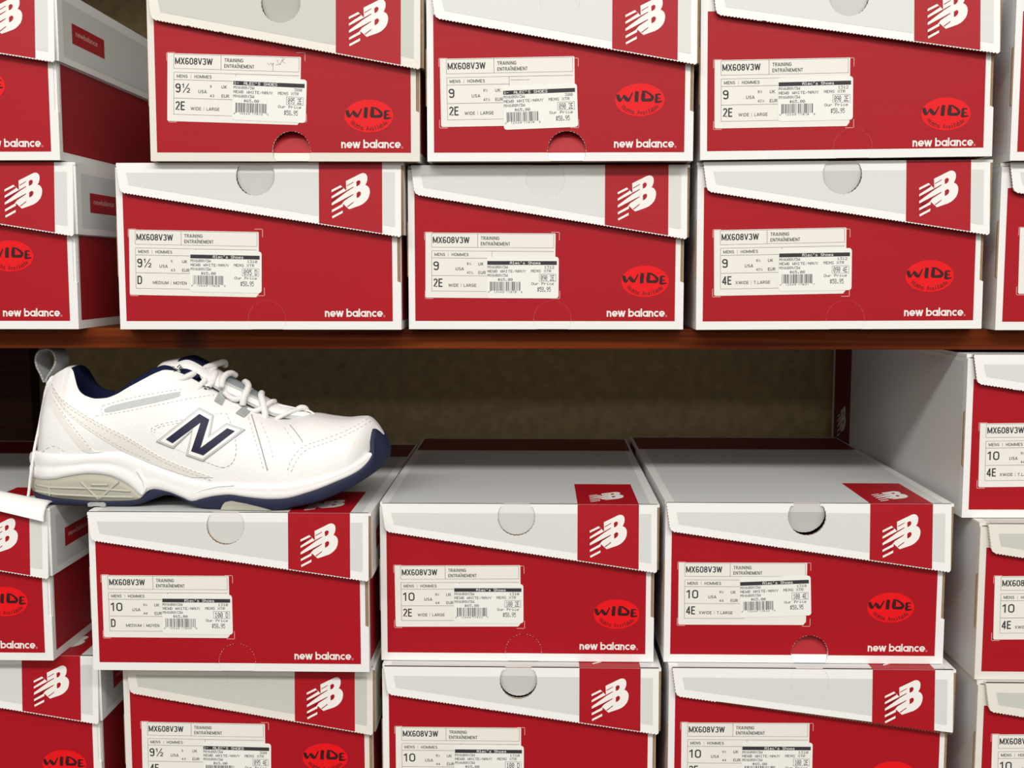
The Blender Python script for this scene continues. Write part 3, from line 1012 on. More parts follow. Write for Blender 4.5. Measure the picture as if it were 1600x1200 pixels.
def flap_pt(i, j):
    """i along the strip (0 = out of frame .. 1 = right corner), j round its rolled section"""
    u = 146 + 65.5 * i
    lift = 9.5 * min(1.0, (211.5 - u) / 40.0) ** 1.0 + 3.0 * max(0.0, (171 - u) / 25.0)
    sec = [(17.0, 0.6), (11.0, 2.6), (5.0, 3.6), (0.0, 3.2), (-4.5, 1.2), (-7.5, -2.0), (-9.0, -5.5), (-9.6, -9.5)]
    y, z = sec[j]
    k = (0.15, 0.55, 0.85, 1, 1, 1, 1, 1)[j]
    return Vector((u * MM, y * MM, (121.9 + z + lift * k) * MM))


NI = 24
fv = [flap_pt(i / NI, j) for i in range(NI + 1) for j in range(8)]
fv2 = [p + Vector((0, 0.0007 * (1 if k % 8 > 3 else 0.3), -0.0009 * (1 if k % 8 < 5 else 0.2))) for k, p in enumerate(fv)]
nf = len(fv)
ff_ = [(i * 8 + j, i * 8 + j + 1, (i + 1) * 8 + j + 1, (i + 1) * 8 + j) for i in range(NI) for j in range(7)]
fb.mesh(fv + fv2, [f[::-1] for f in ff_] + [tuple(nf + k for k in f) for f in ff_]
        + [(i * 8 + 7, nf + i * 8 + 7, nf + (i + 1) * 8 + 7, (i + 1) * 8 + 7) for i in range(NI)]
        + [(i * 8, (i + 1) * 8, nf + (i + 1) * 8, nf + i * 8) for i in range(NI)]
        + [(NI * 8 + j, NI * 8 + j + 1, nf + NI * 8 + j + 1, nf + NI * 8 + j) for j in range(7)], fm, True)
fo = fb.build('torn_flap', crushed, (-210.5 / 2 * MM, 0, 0))
fo['label'] = 'torn white card flap rolled over the front edge of the lid'

# ---------------------------------------------------------------- the training shoe
YC = 0.038                                   # depth of the shoe's middle
TOP3 = ZL + .1216 + .1242 + 0.0004           # top of the box it stands on
ORG = Vector((-0.3900, YC, TOP3))
SM = dict(
    leather=mat('white_leather', (0.82, 0.81, 0.785), 0.38, 0.4, bump=0.25, bscale=(420, 420, 420)),
    overlay=mat('off_white_leather', (0.74, 0.725, 0.685), 0.42, 0.4, bump=0.25, bscale=(420, 420, 420)),
    foam=mat('white_foam', (0.83, 0.82, 0.81), 0.5, 0.35, bump=0.2, bscale=(300, 300, 300)),
    navy=mat('navy_rubber', (0.022, 0.026, 0.058), 0.6, 0.2, bump=0.15, bscale=(400, 400, 400)),
    navyn=mat('navy_patch', (0.011, 0.012, 0.040), 0.5, 0.25),
    lining=mat('navy_lining', (0.010, 0.013, 0.042), 0.95, 0.1, bump=0.6, bscale=(900, 900, 900)),
    pad=mat('grey_green_rubber', (0.40, 0.395, 0.32), 0.5, 0.3),
    padl=mat('grey_green_rib', (0.46, 0.455, 0.375), 0.5, 0.3),
    silver=mat('silver_trim', (0.34, 0.35, 0.345), 0.4, 0.5),
    web=mat('silver_webbing', (0.36, 0.38, 0.37), 0.5, 0.5, bump=0.9, bscale=(900, 900, 900), var=0.3, vscale=(700, 700, 700)),
    mesh=mat('pale_grey_mesh', (0.56, 0.58, 0.58), 0.7, 0.2, bump=0.8, bscale=(1200, 1200, 1200)),
    dgrey=mat('slate_grey_mesh', (0.27, 0.30, 0.31), 0.8, 0.2),
    lace=mat('white_lace', (0.80, 0.79, 0.765), 0.85, 0.1, bump=0.6, bscale=(900, 900, 900)),
    thread=mat('grey_thread', (0.50, 0.49, 0.46), 0.8, 0.1),
    seam=mat('dark_seam', (0.36, 0.355, 0.34), 0.8, 0.1),
    loop=mat('grey_pull_loop', (0.26, 0.265, 0.265), 0.5, 0.4),
    black=mat('tongue_print', (0.03, 0.03, 0.04), 0.6, 0.3),
)


def interp(tab, x):
    if x <= tab[0][0]:
        return tab[0][1]
    for (a, va), (b, vb) in zip(tab, tab[1:]):
        if x <= b:
            return va + (vb - va) * (x - a) / (b - a) if b > a else vb
    return tab[-1][1]


def sinterp(tab, x):
    """smooth (monotone cubic-ish) interpolation"""
    n = len(tab)
    if x <= tab[0][0]:
        return tab[0][1]
    if x >= tab[-1][0]:
        return tab[-1][1]
    for i in range(n - 1):
        if x <= tab[i + 1][0]:
            x0, y0 = tab[i]
            x1, y1 = tab[i + 1]

            def sl(j):
                if j <= 0 or j >= n - 1:
                    k = max(0, min(n - 2, j - (1 if j >= n - 1 else 0)))
                    return (tab[k + 1][1] - tab[k][1]) / max(1e-6, tab[k + 1][0] - tab[k][0])
                a = (tab[j][1] - tab[j - 1][1]) / max(1e-6, tab[j][0] - tab[j - 1][0])
                b = (tab[j + 1][1] - tab[j][1]) / max(1e-6, tab[j + 1][0] - tab[j][0])
                return 0.0 if a * b <= 0 else 2 * a * b / (a + b)
            h = x1 - x0
            t = (x - x0) / h
            return (y0 * (1 + 2 * t) * (1 - t) ** 2 + sl(i) * h * t * (1 - t) ** 2 + y1 * t * t * (3 - 2 * t) + sl(i + 1) * h * t * t * (t - 1))


# half width of the sole's outline by photo column, mm
WPX = [(50, 0), (53, 12), (59, 20), (69, 27), (82, 31), (100, 34), (150, 36), (200, 37), (260, 40), (330, 45), (400, 48.5), (450, 49), (500, 46),
       (535, 40), (560, 34), (580, 26), (596, 17), (606, 9), (612, 0)]


def loc(px, py, half):
    """photo pixel -> shoe mm, on the plane 'half' mm nearer than the shoe's middle"""
    p = at(px, py, YC - half * MM) - ORG
    return p.x * 1000, p.z * 1000


def curve(pts, f=lambda px: sinterp(WPX, px)):
    return sorted((loc(px, py, f(px))) for px, py in pts)


OUT_X = sorted((loc(px, 760, w)[0], w) for px, w in WPX)      # outline: x -> half width


def half(x):
    return max(0.0, sinterp(OUT_X, x))


Z_BOT = curve([(47, 772), (55, 780), (75, 788), (110, 793.5), (150, 795), (215, 789), (240, 780), (262, 774), (285, 781), (300, 790), (330, 797), (345, 798), (425, 798), (460, 793),
               (500, 784), (540, 767), (580, 744), (600, 729), (606, 723), (612, 714)])
Z_OUT = curve([(47, 762), (60, 770), (90, 777.5), (150, 782.5), (200, 782), (220, 779), (228, 769), (240, 764), (262, 768), (285, 777), (300, 783), (312, 780), (335, 775), (360, 773),
               (380, 776), (420, 780), (440, 779.5), (480, 770), (520, 755), (560, 737), (576, 723), (583, 710), (587, 692), (592, 678), (597, 671), (604, 676), (612, 690)])
Z_PAD = curve([(47, 742), (60, 747.5), (80, 749), (110, 743.5), (140, 740), (165, 742), (195, 754), (213, 768), (222, 779), (232, 790)])
Z_MID = curve([(47, 706), (57, 705), (75, 708.5), (110, 711), (150, 708), (185, 706.5), (210, 714), (240, 728), (270, 741), (300, 750), (330, 756), (365, 757), (440, 757), (480, 751.5), (530, 737),
               (560, 723), (575, 714), (584, 706), (597, 690), (612, 680)])

# closed outline, near side first (heel -> toe), then back along the far side
X0, X1 = OUT_X[0][0], OUT_X[-1][0]
NS = 150
xs_out = [X0 + (X1 - X0) * (0.5 - 0.5 * math.cos(PI * i / NS)) for i in range(NS + 1)]
LOOP = [(x, -half(x)) for x in xs_out] + [(x, half(x)) for x in xs_out[-2:0:-1]]
NL = len(LOOP)
NRM = []
for i in range(NL):
    a, b = LOOP[i - 1], LOOP[(i + 1) % NL]
    t = Vector((b[0] - a[0], b[1] - a[1])).normalized()
    NRM.append((t.y, -t.x))


def band(mb, layers, m, keep=None, smooth=True):
    """ring of the sole: layers of (z(x), outward offset(x)) in mm"""
    vs = []
    for zf, df in layers:
        for (x, y), (nx, ny) in zip(LOOP, NRM):
            d = df(x) if callable(df) else df
            vs.append(Vector((x + nx * d, y + ny * d, zf(x))) * MM)
    fs = []
    for l in range(len(layers) - 1):
        for i in range(NL):
            j = (i + 1) % NL
            if keep and not keep((LOOP[i][0] + LOOP[j][0]) / 2):
                continue
            fs.append((l * NL + i, l * NL + j, (l + 1) * NL + j, (l + 1) * NL + i))
    mb.mesh(vs, fs, m, smooth)
    return vs


def cap(mb, zf, d, m, up=False):
    vs = [Vector((x + nx * d, y + ny * d, zf(x))) * MM for (x, y), (nx, ny) in zip(LOOP, NRM)]
    fs = [(i, i + 1, (NL - i - 1) % NL, (NL - i) % NL) for i in range(NS)]
    fs = [tuple(dict.fromkeys(f)) for f in fs]
    mb.mesh(vs, [f[::-1] if not up else f for f in fs if len(f) > 2], m, False)


zb = lambda x: max(0.0, sinterp(Z_BOT, x))
zo = lambda x: max(zb(x) + 0.8, sinterp(Z_OUT, x))
zp = lambda x: max(zo(x), sinterp(Z_PAD, x))
zm = lambda x: max(zp(x) + 1, sinterp(Z_MID, x))
lean = lambda x: -max(0.0, zo(x) - 44.0) * 0.46          # the bumper leans back over the toe

shoe = thing('training_shoe', 'white leather training shoe with navy letter N, standing on a shoe box', 'shoe', ORG)

ob = MB()
mixz = lambda f, g, t: (lambda x: f(x) * (1 - t) + g(x) * t)
band(ob, [(zb, -5), (zb, -1.6), (mixz(zb, zo, .15), -.6), (mixz(zb, zo, .55), lambda x: 0.2 + lean(x) * .2), (mixz(zb, zo, .85), lambda x: 0.2 + lean(x) * .8),
          (zo, lambda x: -.2 + lean(x)), (zo, lambda x: -4.5 + lean(x))], SM['navy'])
cap(ob, zb, -5, SM['navy'])
outsole = ob.build('outsole', shoe)
outsole['label'] = 'navy rubber outsole with toe bumper'

pb_ = MB()
band(pb_, [(lambda x: zo(x) - .2, -2), (zo, 0.6), (mixz(zo, zp, .3), 1.5), (mixz(zo, zp, .7), 1.5), (zp, 0.4), (zp, -2)], SM['pad'], keep=lambda x: x < 92)


def sole_y(x, d):
    return -(half(x) + d)


def sole_line(mb, pts, r, m, d):
    """rib lying on the near side of the sole"""
    out = []
    for (a, b) in zip(pts, pts[1:]):
        for k in range(8):
            px, py = a[0] + (b[0] - a[0]) * k / 8, a[1] + (b[1] - a[1]) * k / 8
            x, z = loc(px, py, sinterp(WPX, px))
            out.append(Vector((x, sole_y(x, d), z)) * MM)
    x, z = loc(*pts[-1], sinterp(WPX, pts[-1][0]))
    out.append(Vector((x, sole_y(x, d), z)) * MM)
    mb.tube(out, r * MM, m, 6)


for pts in ([(58, 757), (80, 761), (110, 762), (150, 763), (205, 767)], [(56, 766), (90, 772), (150, 775), (210, 776)], [(78, 751), (79, 774)],
            [(128, 753), (155, 779)], [(186, 752), (156, 779)], [(144, 757), (170, 757)]):
    sole_line(pb_, pts, 1.0, SM['padl'], 1.5)
pad_o = pb_.build('heel_cushion', shoe)
pad_o['label'] = 'grey-green rubber cushion in the heel'

mb_ = MB()
heelw = lambda x: max(0.0, min(1.0, (100 - x) / 40))
tw_ = lambda x: -1.6 * max(0.0, (x - 232) / 28.0)
lay_ = lambda c, h, l: (lambda x: c + h * heelw(x) + lean(x) * l + tw_(x))
band(mb_, [(lambda x: zp(x) - .5, -3), (zp, lay_(.2, .7, 0)), (mixz(zp, zm, .18), lay_(.8, .7, .1)), (mixz(zp, zm, .38), lay_(.8, .5, .3)), (mixz(zp, zm, .46), lay_(.6, -.5, .4)),
           (mixz(zp, zm, .56), lay_(.6, .2, .5)), (mixz(zp, zm, .75), lay_(.5, .6, .7)), (mixz(zp, zm, .93), lay_(.1, .3, .9)), (zm, lay_(-1, 0, 1)),
           (lambda x: zm(x) - .6, lay_(-5, 0, 1))], SM['foam'], keep=lambda x: x < 262)
# raised ridge where the sidewall turns into the forefoot
for pts, r in (([(216, 735), (226, 752), (228, 762), (222, 772)], 1.6), ([(300, 772), (318, 765), (340, 760), (366, 758)], 0.6)):
    sole_line(mb_, pts, r, SM['foam'], 0.4)
midsole = mb_.build('midsole', shoe)
midsole['label'] = 'sculpted white foam midsole'

# silver stability inserts under the sole
def sole_patch(mb, poly, d, m, th=1.0):
    q = []
    for px, py in poly:
        x, z = loc(px, py, sinterp(WPX, px))
        q.append((x, max(0.15, z)))

    def fr(u, v, w):
        return Vector((u, sole_y(u, d + w), v)) * MM
    mb.slab(q, fr, -th, 0, m)


ib = MB()
sole_patch(ib, [(138, 786), (141, 784.5), (163, 784.5), (166, 787), (166, 795), (161, 796), (160, 792), (156, 790), (148, 790), (144, 792), (143, 796), (139, 795)], 1.8, SM['web'], 2.4)
ib.build('sole_clip', shoe)['label'] = 'pale grey clip under the heel'
ib = MB()
sole_patch(ib, [(345, 797.5), (348, 789), (352, 784.5), (362, 782.5), (385, 787), (405, 792), (424, 797.5)], 0.9, SM['pad'], 1.5)
ib.build('forefoot_insert', shoe)['label'] = 'grey-green insert set in the navy forefoot sole'

# ---- upper
RIM = [(58, 690, 1), (62, 672, 1.5), (66, 640, 2), (70, 614, 3.5), (75, 600, 5), (80, 591, 6.5), (88, 583.5, 8.5), (97, 578, 9.5), (104, 574.5, 10), (110, 574.5, 12), (114, 579, 14), (117, 590, 17),
       (120, 602, 19), (125, 612, 21), (135, 619, 23.5), (150, 623, 25.5), (165, 622, 26), (180, 617, 26.5), (200, 605.5, 26.5), (225, 592, 25.5), (245, 582, 24), (258, 578, 22), (270, 579, 21),
       (285, 584, 19.5), (305, 594, 18.5), (325, 606, 17.5), (345, 617, 16.5), (370, 629, 15.5), (400, 642, 13.5), (430, 653, 11), (450, 655, 8), (468, 651, 5.5), (490, 647, 4), (520, 651, 3.5),
       (545, 653, 3), (560, 651.5, 3), (572, 651, 3), (580, 654, 3), (588, 661, 2.5), (595, 670, 2), (600, 678, 1.5)]
ZE, EE = [], []
for px, py, e in RIM:
    x, z = loc(px, py, e)
    ZE.append((x, z))
    EE.append((x, e))
ZE.sort()
EE.sort()
UX0, UX1 = ZE[0][0], ZE[-1][0]
ze_ = lambda x: sinterp(ZE, x)
ee_ = lambda x: sinterp(EE, x)


def uw(x):
    """half width of the upper at its foot"""
    t0 = max(0.0, min(1.0, (x - UX0) / 16.0))
    t1 = max(0.0, min(1.0, (UX1 - x) / 26.0))
    return max(ee_(x) + .3, (half(x) - 1.6) * (math.sqrt(1 - (1 - t0) ** 2)) * (math.sqrt(1 - (1 - t1) ** 2)))


zu0 = lambda x: min(zm(x) - 4.0, ze_(x) - 0.5)


def expo(x):
    t = max(0.0, min(1.0, (x - 90) / 90.0))
    return 1.0 - 0.5 * t


def prof(x, t):
    """near-side half width at relative height t"""
    e, w = ee_(x), uw(x)
    n = 2.2
    b = max(0.0, 1 - t ** n) ** expo(x)
    bulge = 2.2 * math.sin(PI * min(1, t * 1.05)) * max(0, 1 - abs(x - 70) / 120)
    return e + (w - e) * b + bulge * (w > 15)


def side_y(x, z):
    z0, z1 = zu0(x), ze_(x)
    t = max(0.0, min(1.0, (z - z0) / max(0.5, z1 - z0)))
    return -prof(x, t)


def proj(px, py, off):
    """photo pixel -> point on the near side of the upper, 'off' mm proud of it (mm)"""
    h = 35.0
    for _ in range(7):
        x, z = loc(px, py, h)
        h = 0.5 * h + 0.5 * (-side_y(x, z) + off)
    x, z = loc(px, py, h)
    return Vector((x, side_y(x, z) - off, z))


ROLL = [(loc(px, 600, 22)[0], v) for px, v in ((113, 0), (150, 0.4), (185, 2.2), (215, 4.0), (250, 4.2), (275, 2.6), (320, 1.4), (345, 0))]
ub = MB()
NU, NT, NI2 = 210, 26, 9
OPEN0, OPEN1 = loc(113, 580, 14)[0], loc(262, 580, 20)[0]
rows = []
for i in range(NU + 1):
    x = UX0 + (UX1 - UX0) * (0.5 - 0.5 * math.cos(PI * i / NU)) if False else UX0 + (UX1 - UX0) * i / NU
    z0, z1, e = zu0(x), ze_(x), ee_(x)
    near = [(-prof(x, t), z0 + (z1 - z0) * t) for t in [1 - (1 - k / NT) ** 1.6 for k in range(NT + 1)]]
    op = max(0.0, min(1.0, (x - OPEN0) / 4.0)) * max(0.0, min(1.0, (OPEN1 + 26 - x) / 30.0))
    inner = []
    fl_ = zm(x) + 4
    roll = interp(ROLL, x)
    for k in range(1, NI2 + 1):
        q = k / NI2
        if k <= 3:
            yy, zz = -(e - 1.6 * k), z1 + (roll * .75 if k == 1 else roll if k == 2 else roll * .3 - 2.5)
        else:
            yy, zz = -(e - 4.8) * (1 - (q - 3 / NI2) / (1 - 3 / NI2)), z1 - 4.0 - (z1 - 4.0 - fl_) * min(1, (k - 3) / 3.0)
        yc, zc = -e * (1 - q), z1 + 0.35 * e * 0.25 * (1 - (1 - q) ** 2)
        inner.append((yc + (yy - yc) * op, zc + (zz - zc) * op))
    half_s = near + inner
    full = half_s + [(-y, z) for y, z in half_s[-2::-1]]
    rows.append([Vector((x, y, z)) for y, z in full])
NC = len(rows[0])
vs = [p * MM for r in rows for p in r]
fo_, fi_, fm_ = [], [], []
for i in range(NU):
    xm = (rows[i][0].x + rows[i + 1][0].x) / 2
    for j in range(NC - 1):
        f = (i * NC + j, (i + 1) * NC + j, (i + 1) * NC + j + 1, i * NC + j + 1)
        inside = NT <= j < NC - NT - 1 and OPEN0 - 1 < xm < OPEN1 + 30
        (fi_ if inside and xm < OPEN1 + 24 else fm_ if inside or (NT + 1 <= j < NC - NT - 2 and OPEN1 < xm < OPEN1 + 75) else fo_).append(f)
b0 = len(ub.v)
ub.v.extend([tuple(p) for p in vs])
for fl2, m in ((fo_, SM['leather']), (fi_, SM['lining']), (fm_, SM['mesh'])):
    k = ub.mi(m)
    for f in fl2:
        ub.f.append(f)
        ub.m.append(k)
        ub.s.append(True)
ub.face([vs[j] for j in range(NC)][::-1], SM['leather'])
ub.face([vs[NU * NC + j] for j in range(NC)], SM['leather'])


def patch(mb, poly, off, m, L=7.0, smooth=True):
    """piece of material lying on the near side, outline in photo pixels"""
    bm = bmesh.new()
    bv = [bm.verts.new((p[0], p[1], 0)) for p in poly]
    for t in tessellate_polygon([[Vector((p[0], p[1], 0)) for p in poly]]):
        try:
            bm.faces.new([bv[i] for i in t])
        except ValueError:
            pass
    for _ in range(4):
        ed = [e for e in bm.edges if e.calc_length() > L]
        if not ed:
            break
        bmesh.ops.subdivide_edges(bm, edges=ed, cuts=1)
        bmesh.ops.triangulate(bm, faces=bm.faces[:])
    bmesh.ops.recalc_face_normals(bm, faces=bm.faces[:])
    bm.verts.index_update()
    top = [proj(v.co.x, v.co.y, off) * MM for v in bm.verts]
    fs = []
    for f in bm.faces:
        a, b, c = [f.verts[i].index for i in range(3)]
        nrm = (top[b] - top[a]).cross(top[c] - top[a])
        fs.append((a, b, c) if nrm.y < 0 else (a, c, b))
    mb.mesh(top, fs, m, smooth)
    # skirt down to the surface
    bl = [e for e in bm.edges if len(e.link_faces) == 1]
    for e in bl:
        p, q = e.verts
        P0, Q0 = proj(p.co.x, p.co.y, off) * MM, proj(q.co.x, q.co.y, off) * MM
        P1, Q1 = proj(p.co.x, p.co.y, -.3) * MM, proj(q.co.x, q.co.y, -.3) * MM
        mb.face([P0, Q0, Q1, P1], m)
    bm.free()


def smooth_px(pts, n=6):
    out = []
    for i in range(len(pts) - 1):
        p0, p1, p2, p3 = pts[max(0, i - 1)], pts[i], pts[i + 1], pts[min(len(pts) - 1, i + 2)]
        for k in range(n):
            t = k / n
            out.append(tuple(0.5 * ((2 * p1[c]) + (-p0[c] + p2[c]) * t + (2 * p0[c] - 5 * p1[c] + 4 * p2[c] - p3[c]) * t * t + (-p0[c] + 3 * p1[c] - 3 * p2[c] + p3[c]) * t ** 3)
                             for c in range(len(p1))))
    out.append(tuple(pts[-1]))
    return out


def seam(mb, pts, r, m, dash=0, off=0.15, sm=True):
    pts = smooth_px(pts) if sm else pts
    P = []
    for a, b in zip(pts, pts[1:]):
        n = max(1, int(math.hypot(b[0] - a[0], b[1] - a[1]) / 1.6))
        P += [(a[0] + (b[0] - a[0]) * k / n, a[1] + (b[1] - a[1]) * k / n) for k in range(n)]
    P.append(pts[-1])
    V = [proj(x, y, off) * MM for x, y in P]
    if not dash:
        mb.tube(V, r * MM, m, 5)
    else:
        for k in range(0, len(V) - 2, dash):
            mb.tube(V[k:k + max(2, dash - 1)], r * MM, m, 4)


# leather overlays and seams on the side
UPL = [(80, 600), (100, 627), (150, 659), (200, 684), (250, 714), (300, 735), (333, 746)]
LOL = [(300, 746), (235, 724), (185, 701), (140, 673), (105, 646), (82, 616)]
patch(ub, smooth_px(UPL, 4) + smooth_px(LOL, 4), 0.7, SM['overlay'])
patch(ub, smooth_px([(78, 612), (100, 652), (140, 701), (160, 706)], 4) + smooth_px([(147, 708), (128, 703), (94, 660), (74, 626)], 4), 0.6, SM['overlay'])
patch(ub, smooth_px([(163, 644), (166, 637), (200, 627.5), (275, 612.5), (281, 614), (278, 620), (240, 629.5), (171, 644)], 3), 0.3, SM['mesh'])
patch(ub, smooth_px([(238, 668), (255, 662), (290, 655), (345, 646), (357, 653), (368, 690), (366, 718), (351, 730), (330, 725), (290, 708), (250, 690), (237, 678)], 4), 0.35, SM['leather'])
T, Sm = SM['thread'], SM['seam']
seam(ub, [(160, 634), (200, 623), (250, 613), (284, 608)], .22, T, 4)
seam(ub, [(160, 634), (158, 641), (162, 648)], .22, T, 4)
seam(ub, [(150, 650), (190, 644), (250, 632), (300, 622), (335, 617)], .22, T, 4)
for o in (0, 6):
    seam(ub, [(x + o * .35, y + o) for x, y in UPL], .22, T, 4, .85)
seam(ub, [(82, 612), (105, 643), (140, 669), (185, 697), (235, 720)], .22, T, 4, .85)
seam(ub, [(84, 625), (105, 655), (142, 702)], .22, T, 4, .75)
seam(ub, [(237, 674), (238, 668), (255, 662), (290, 655), (345, 646), (357, 653), (368, 690), (366, 718), (351, 730), (330, 725), (290, 708)], .25, T, 4, .5)
seam(ub, [(241, 676), (243, 670), (258, 665), (290, 659)], .22, T, 4, .5)
seam(ub, [(393, 648), (405, 688), (418, 735)], .42, Sm, 0)
seam(ub, [(388, 652), (400, 692), (412, 734)], .22, T, 4)
seam(ub, [(408, 660), (420, 690), (428, 720)], .2, T, 4)
seam(ub, [(449, 735), (457, 716), (474, 698), (510, 685), (545, 671), (577, 653)], .25, T, 4)
seam(ub, [(455, 737), (463, 720), (479, 703), (515, 690), (548, 676), (581, 657)], .25, T, 4)
seam(ub, [(453, 664), (466, 680), (473, 691)], .3, Sm, 0)
seam(ub, [(444, 668), (455, 684), (463, 697)], .22, T, 4)
seam(ub, [(60, 712), (75, 700), (88, 698), (104, 709)], .22, T, 4)
upper = ub.build('upper', shoe)
upper['label'] = 'white leather upper with navy lined collar'

# the letter badge
nb = MB()
NOUT = [(243.5, 690), (311, 636.5), (334, 648.5), (328.5, 679), (354, 661), (383.5, 671), (317, 721), (290.5, 711.5), (299.5, 674), (270.5, 701)]


def inset(poly, d):
    out = []
    n = len(poly)
    area2 = sum(a[0] * b[1] - b[0] * a[1] for a, b in zip(poly, poly[1:] + poly[:1]))
    sg = 1 if area2 > 0 else -1
    for i in range(n):
        p0, p1, p2 = Vector(poly[i - 1]), Vector(poly[i]), Vector(poly[(i + 1) % n])
        d1, d2 = (p1 - p0).normalized(), (p2 - p1).normalized()
        n1, n2 = Vector((-d1.y, d1.x)) * sg, Vector((-d2.y, d2.x)) * sg
        b = (n1 + n2)
        b = b / max(0.35, b.length_squared / 2) if b.length > 1e-6 else n1
        q = p1 + b * d
        out.append((q.x, q.y))
    return out


patch(nb, NOUT, 1.1, SM['silver'])
patch(nb, inset(NOUT, 1.3), 1.3, SM['leather'])
patch(nb, inset(NOUT, 2.2), 1.45, SM['silver'])
patch(nb, inset(NOUT, 3.2), 1.6, SM['leather'])
NIN = [(259, 686.5), (311.5, 646.5), (327, 655.5), (313, 700), (355, 669), (367, 673.5), (317.5, 711.5), (298.5, 705), (313.5, 660), (269.5, 692.5)]
patch(nb, NIN, 2.0, SM['navyn'])
badge = nb.build('letter_badge', shoe)
badge['label'] = 'navy letter N outlined in white and silver'

# webbing eyelets
for poly in ([(344, 609.5), (355, 616), (346.5, 633), (334.5, 626)], [(382, 632.5), (395.5, 639), (381, 652), (368, 645)]):
    eb = MB()
    patch(eb, poly, 1.6, SM['web'])
    el = eb.build('eyelet_loop', shoe)
    el['label'] = 'silver grey webbing lace loop'

# ---- tongue
tb_ = MB()
TR_ = [(243, 584), (250, 572), (258, 564.5), (270, 561), (285, 558.5), (301, 555), (318, 562), (335, 574), (350, 583), (366, 592), (385, 602), (410, 617), (430, 628), (450, 635), (472, 641), (492, 647)]
TW = [(243, 19), (262, 20), (290, 19), (330, 17), (400, 13), (450, 9), (492, 4)]
rr_ = []
tp = smooth_px(TR_, 5)
NJ = 12
for px, py in tp:
    x, z = loc(px, py, 0)
    w = interp(TW, px)
    dz = interp([(243, 7), (300, 9), (360, 10), (430, 7), (492, 2)], px)
    rr_.append([Vector((x, w * math.sin(PI / 2 * (2 * j / NJ - 1)), z - dz * (1 - math.cos(PI / 2 * (2 * j / NJ - 1))))) * MM for j in range(NJ + 1)])
n_ = len(rr_)
tv = [p for r in rr_ for p in r]
tk = [p + Vector((0.0010, 0, -0.0050 if i // (NJ + 1) < 30 else -0.003)) for i, p in enumerate(tv)]
tf = [(i * (NJ + 1) + j, (i + 1) * (NJ + 1) + j, (i + 1) * (NJ + 1) + j + 1, i * (NJ + 1) + j + 1) for i in range(n_ - 1) for j in range(NJ)]
tb_.v.extend([tuple(p) for p in tv])
for f in tf:
    px = tp[f[0] // (NJ + 1)][0]
    j = f[0] % (NJ + 1)
    m = SM['leather']
    if 284 < px < 328 and j > 2:
        m = SM['lining']
    elif 355 < px < 383 and 2 <= j <= 9 or 391 < px < 408 and 2 <= j <= 9:
        m = SM['dgrey'] if j >= 3 else SM['mesh']
    tb_.f.append(f)
    tb_.m.append(tb_.mi(m))
    tb_.s.append(True)
ncut = next(i for i, p in enumerate(tp) if p[0] > 318)
tb_.mesh(tk, [f[::-1] for f in tf if f[0] // (NJ + 1) < ncut], SM['lining'], True)
tb_.mesh(tk, [f[::-1] for f in tf if f[0] // (NJ + 1) >= ncut], SM['mesh'], True)
N1 = NJ + 1
side = []
for i in range(n_ - 1):
    side.append([tv[i * N1], tk[i * N1], tk[(i + 1) * N1], tv[(i + 1) * N1]])
    side.append([tv[i * N1 + NJ], tv[(i + 1) * N1 + NJ], tk[(i + 1) * N1 + NJ], tk[i * N1 + NJ]])
for j in range(NJ):
    side.append([tv[j], tv[j + 1], tk[j + 1], tk[j]])
for k, q in enumerate(side):
    tb_.face(q, SM['lining'] if k // 2 < ncut or k >= 2 * (n_ - 1) else SM['mesh'])
# printed letters on the tongue's near shoulder
for pts in ([(268, 577), (270, 573), (273, 574)], [(272, 581), (275, 576), (278, 578)], [(270, 577), (274, 579)], [(277, 574), (281, 570), (283, 572), (280, 576)], [(281, 579), (284, 574), (287, 577)],
            [(317, 603), (321, 604), (319, 607), (323, 608)], [(323, 604), (327, 605), (329, 608)]):
    q = []
    for px, py in pts:
        x, z = loc(px, py, 21.0)
        q.append(Vector((x, -21.0, z)) * MM)
    tb_.tube(q, 0.42 * MM, SM['black'], 5)
tongue = tb_.build('tongue', shoe)
tongue['label'] = 'padded white tongue lined in navy'

# ---- laces
def lace(pts, r, m=None):
    lb_ = MB()
    q = []
    for px, py, d in smooth_px(pts, 6):
        x, z = loc(px, py, -d)
        q.append(Vector((x, d, z)) * MM)
    n = len(q)
    lb_.tube(q, [r * MM * (0.75 if k in (0, n - 1) else 1) for k in range(n)], m or SM['lace'], 8)
    return lb_


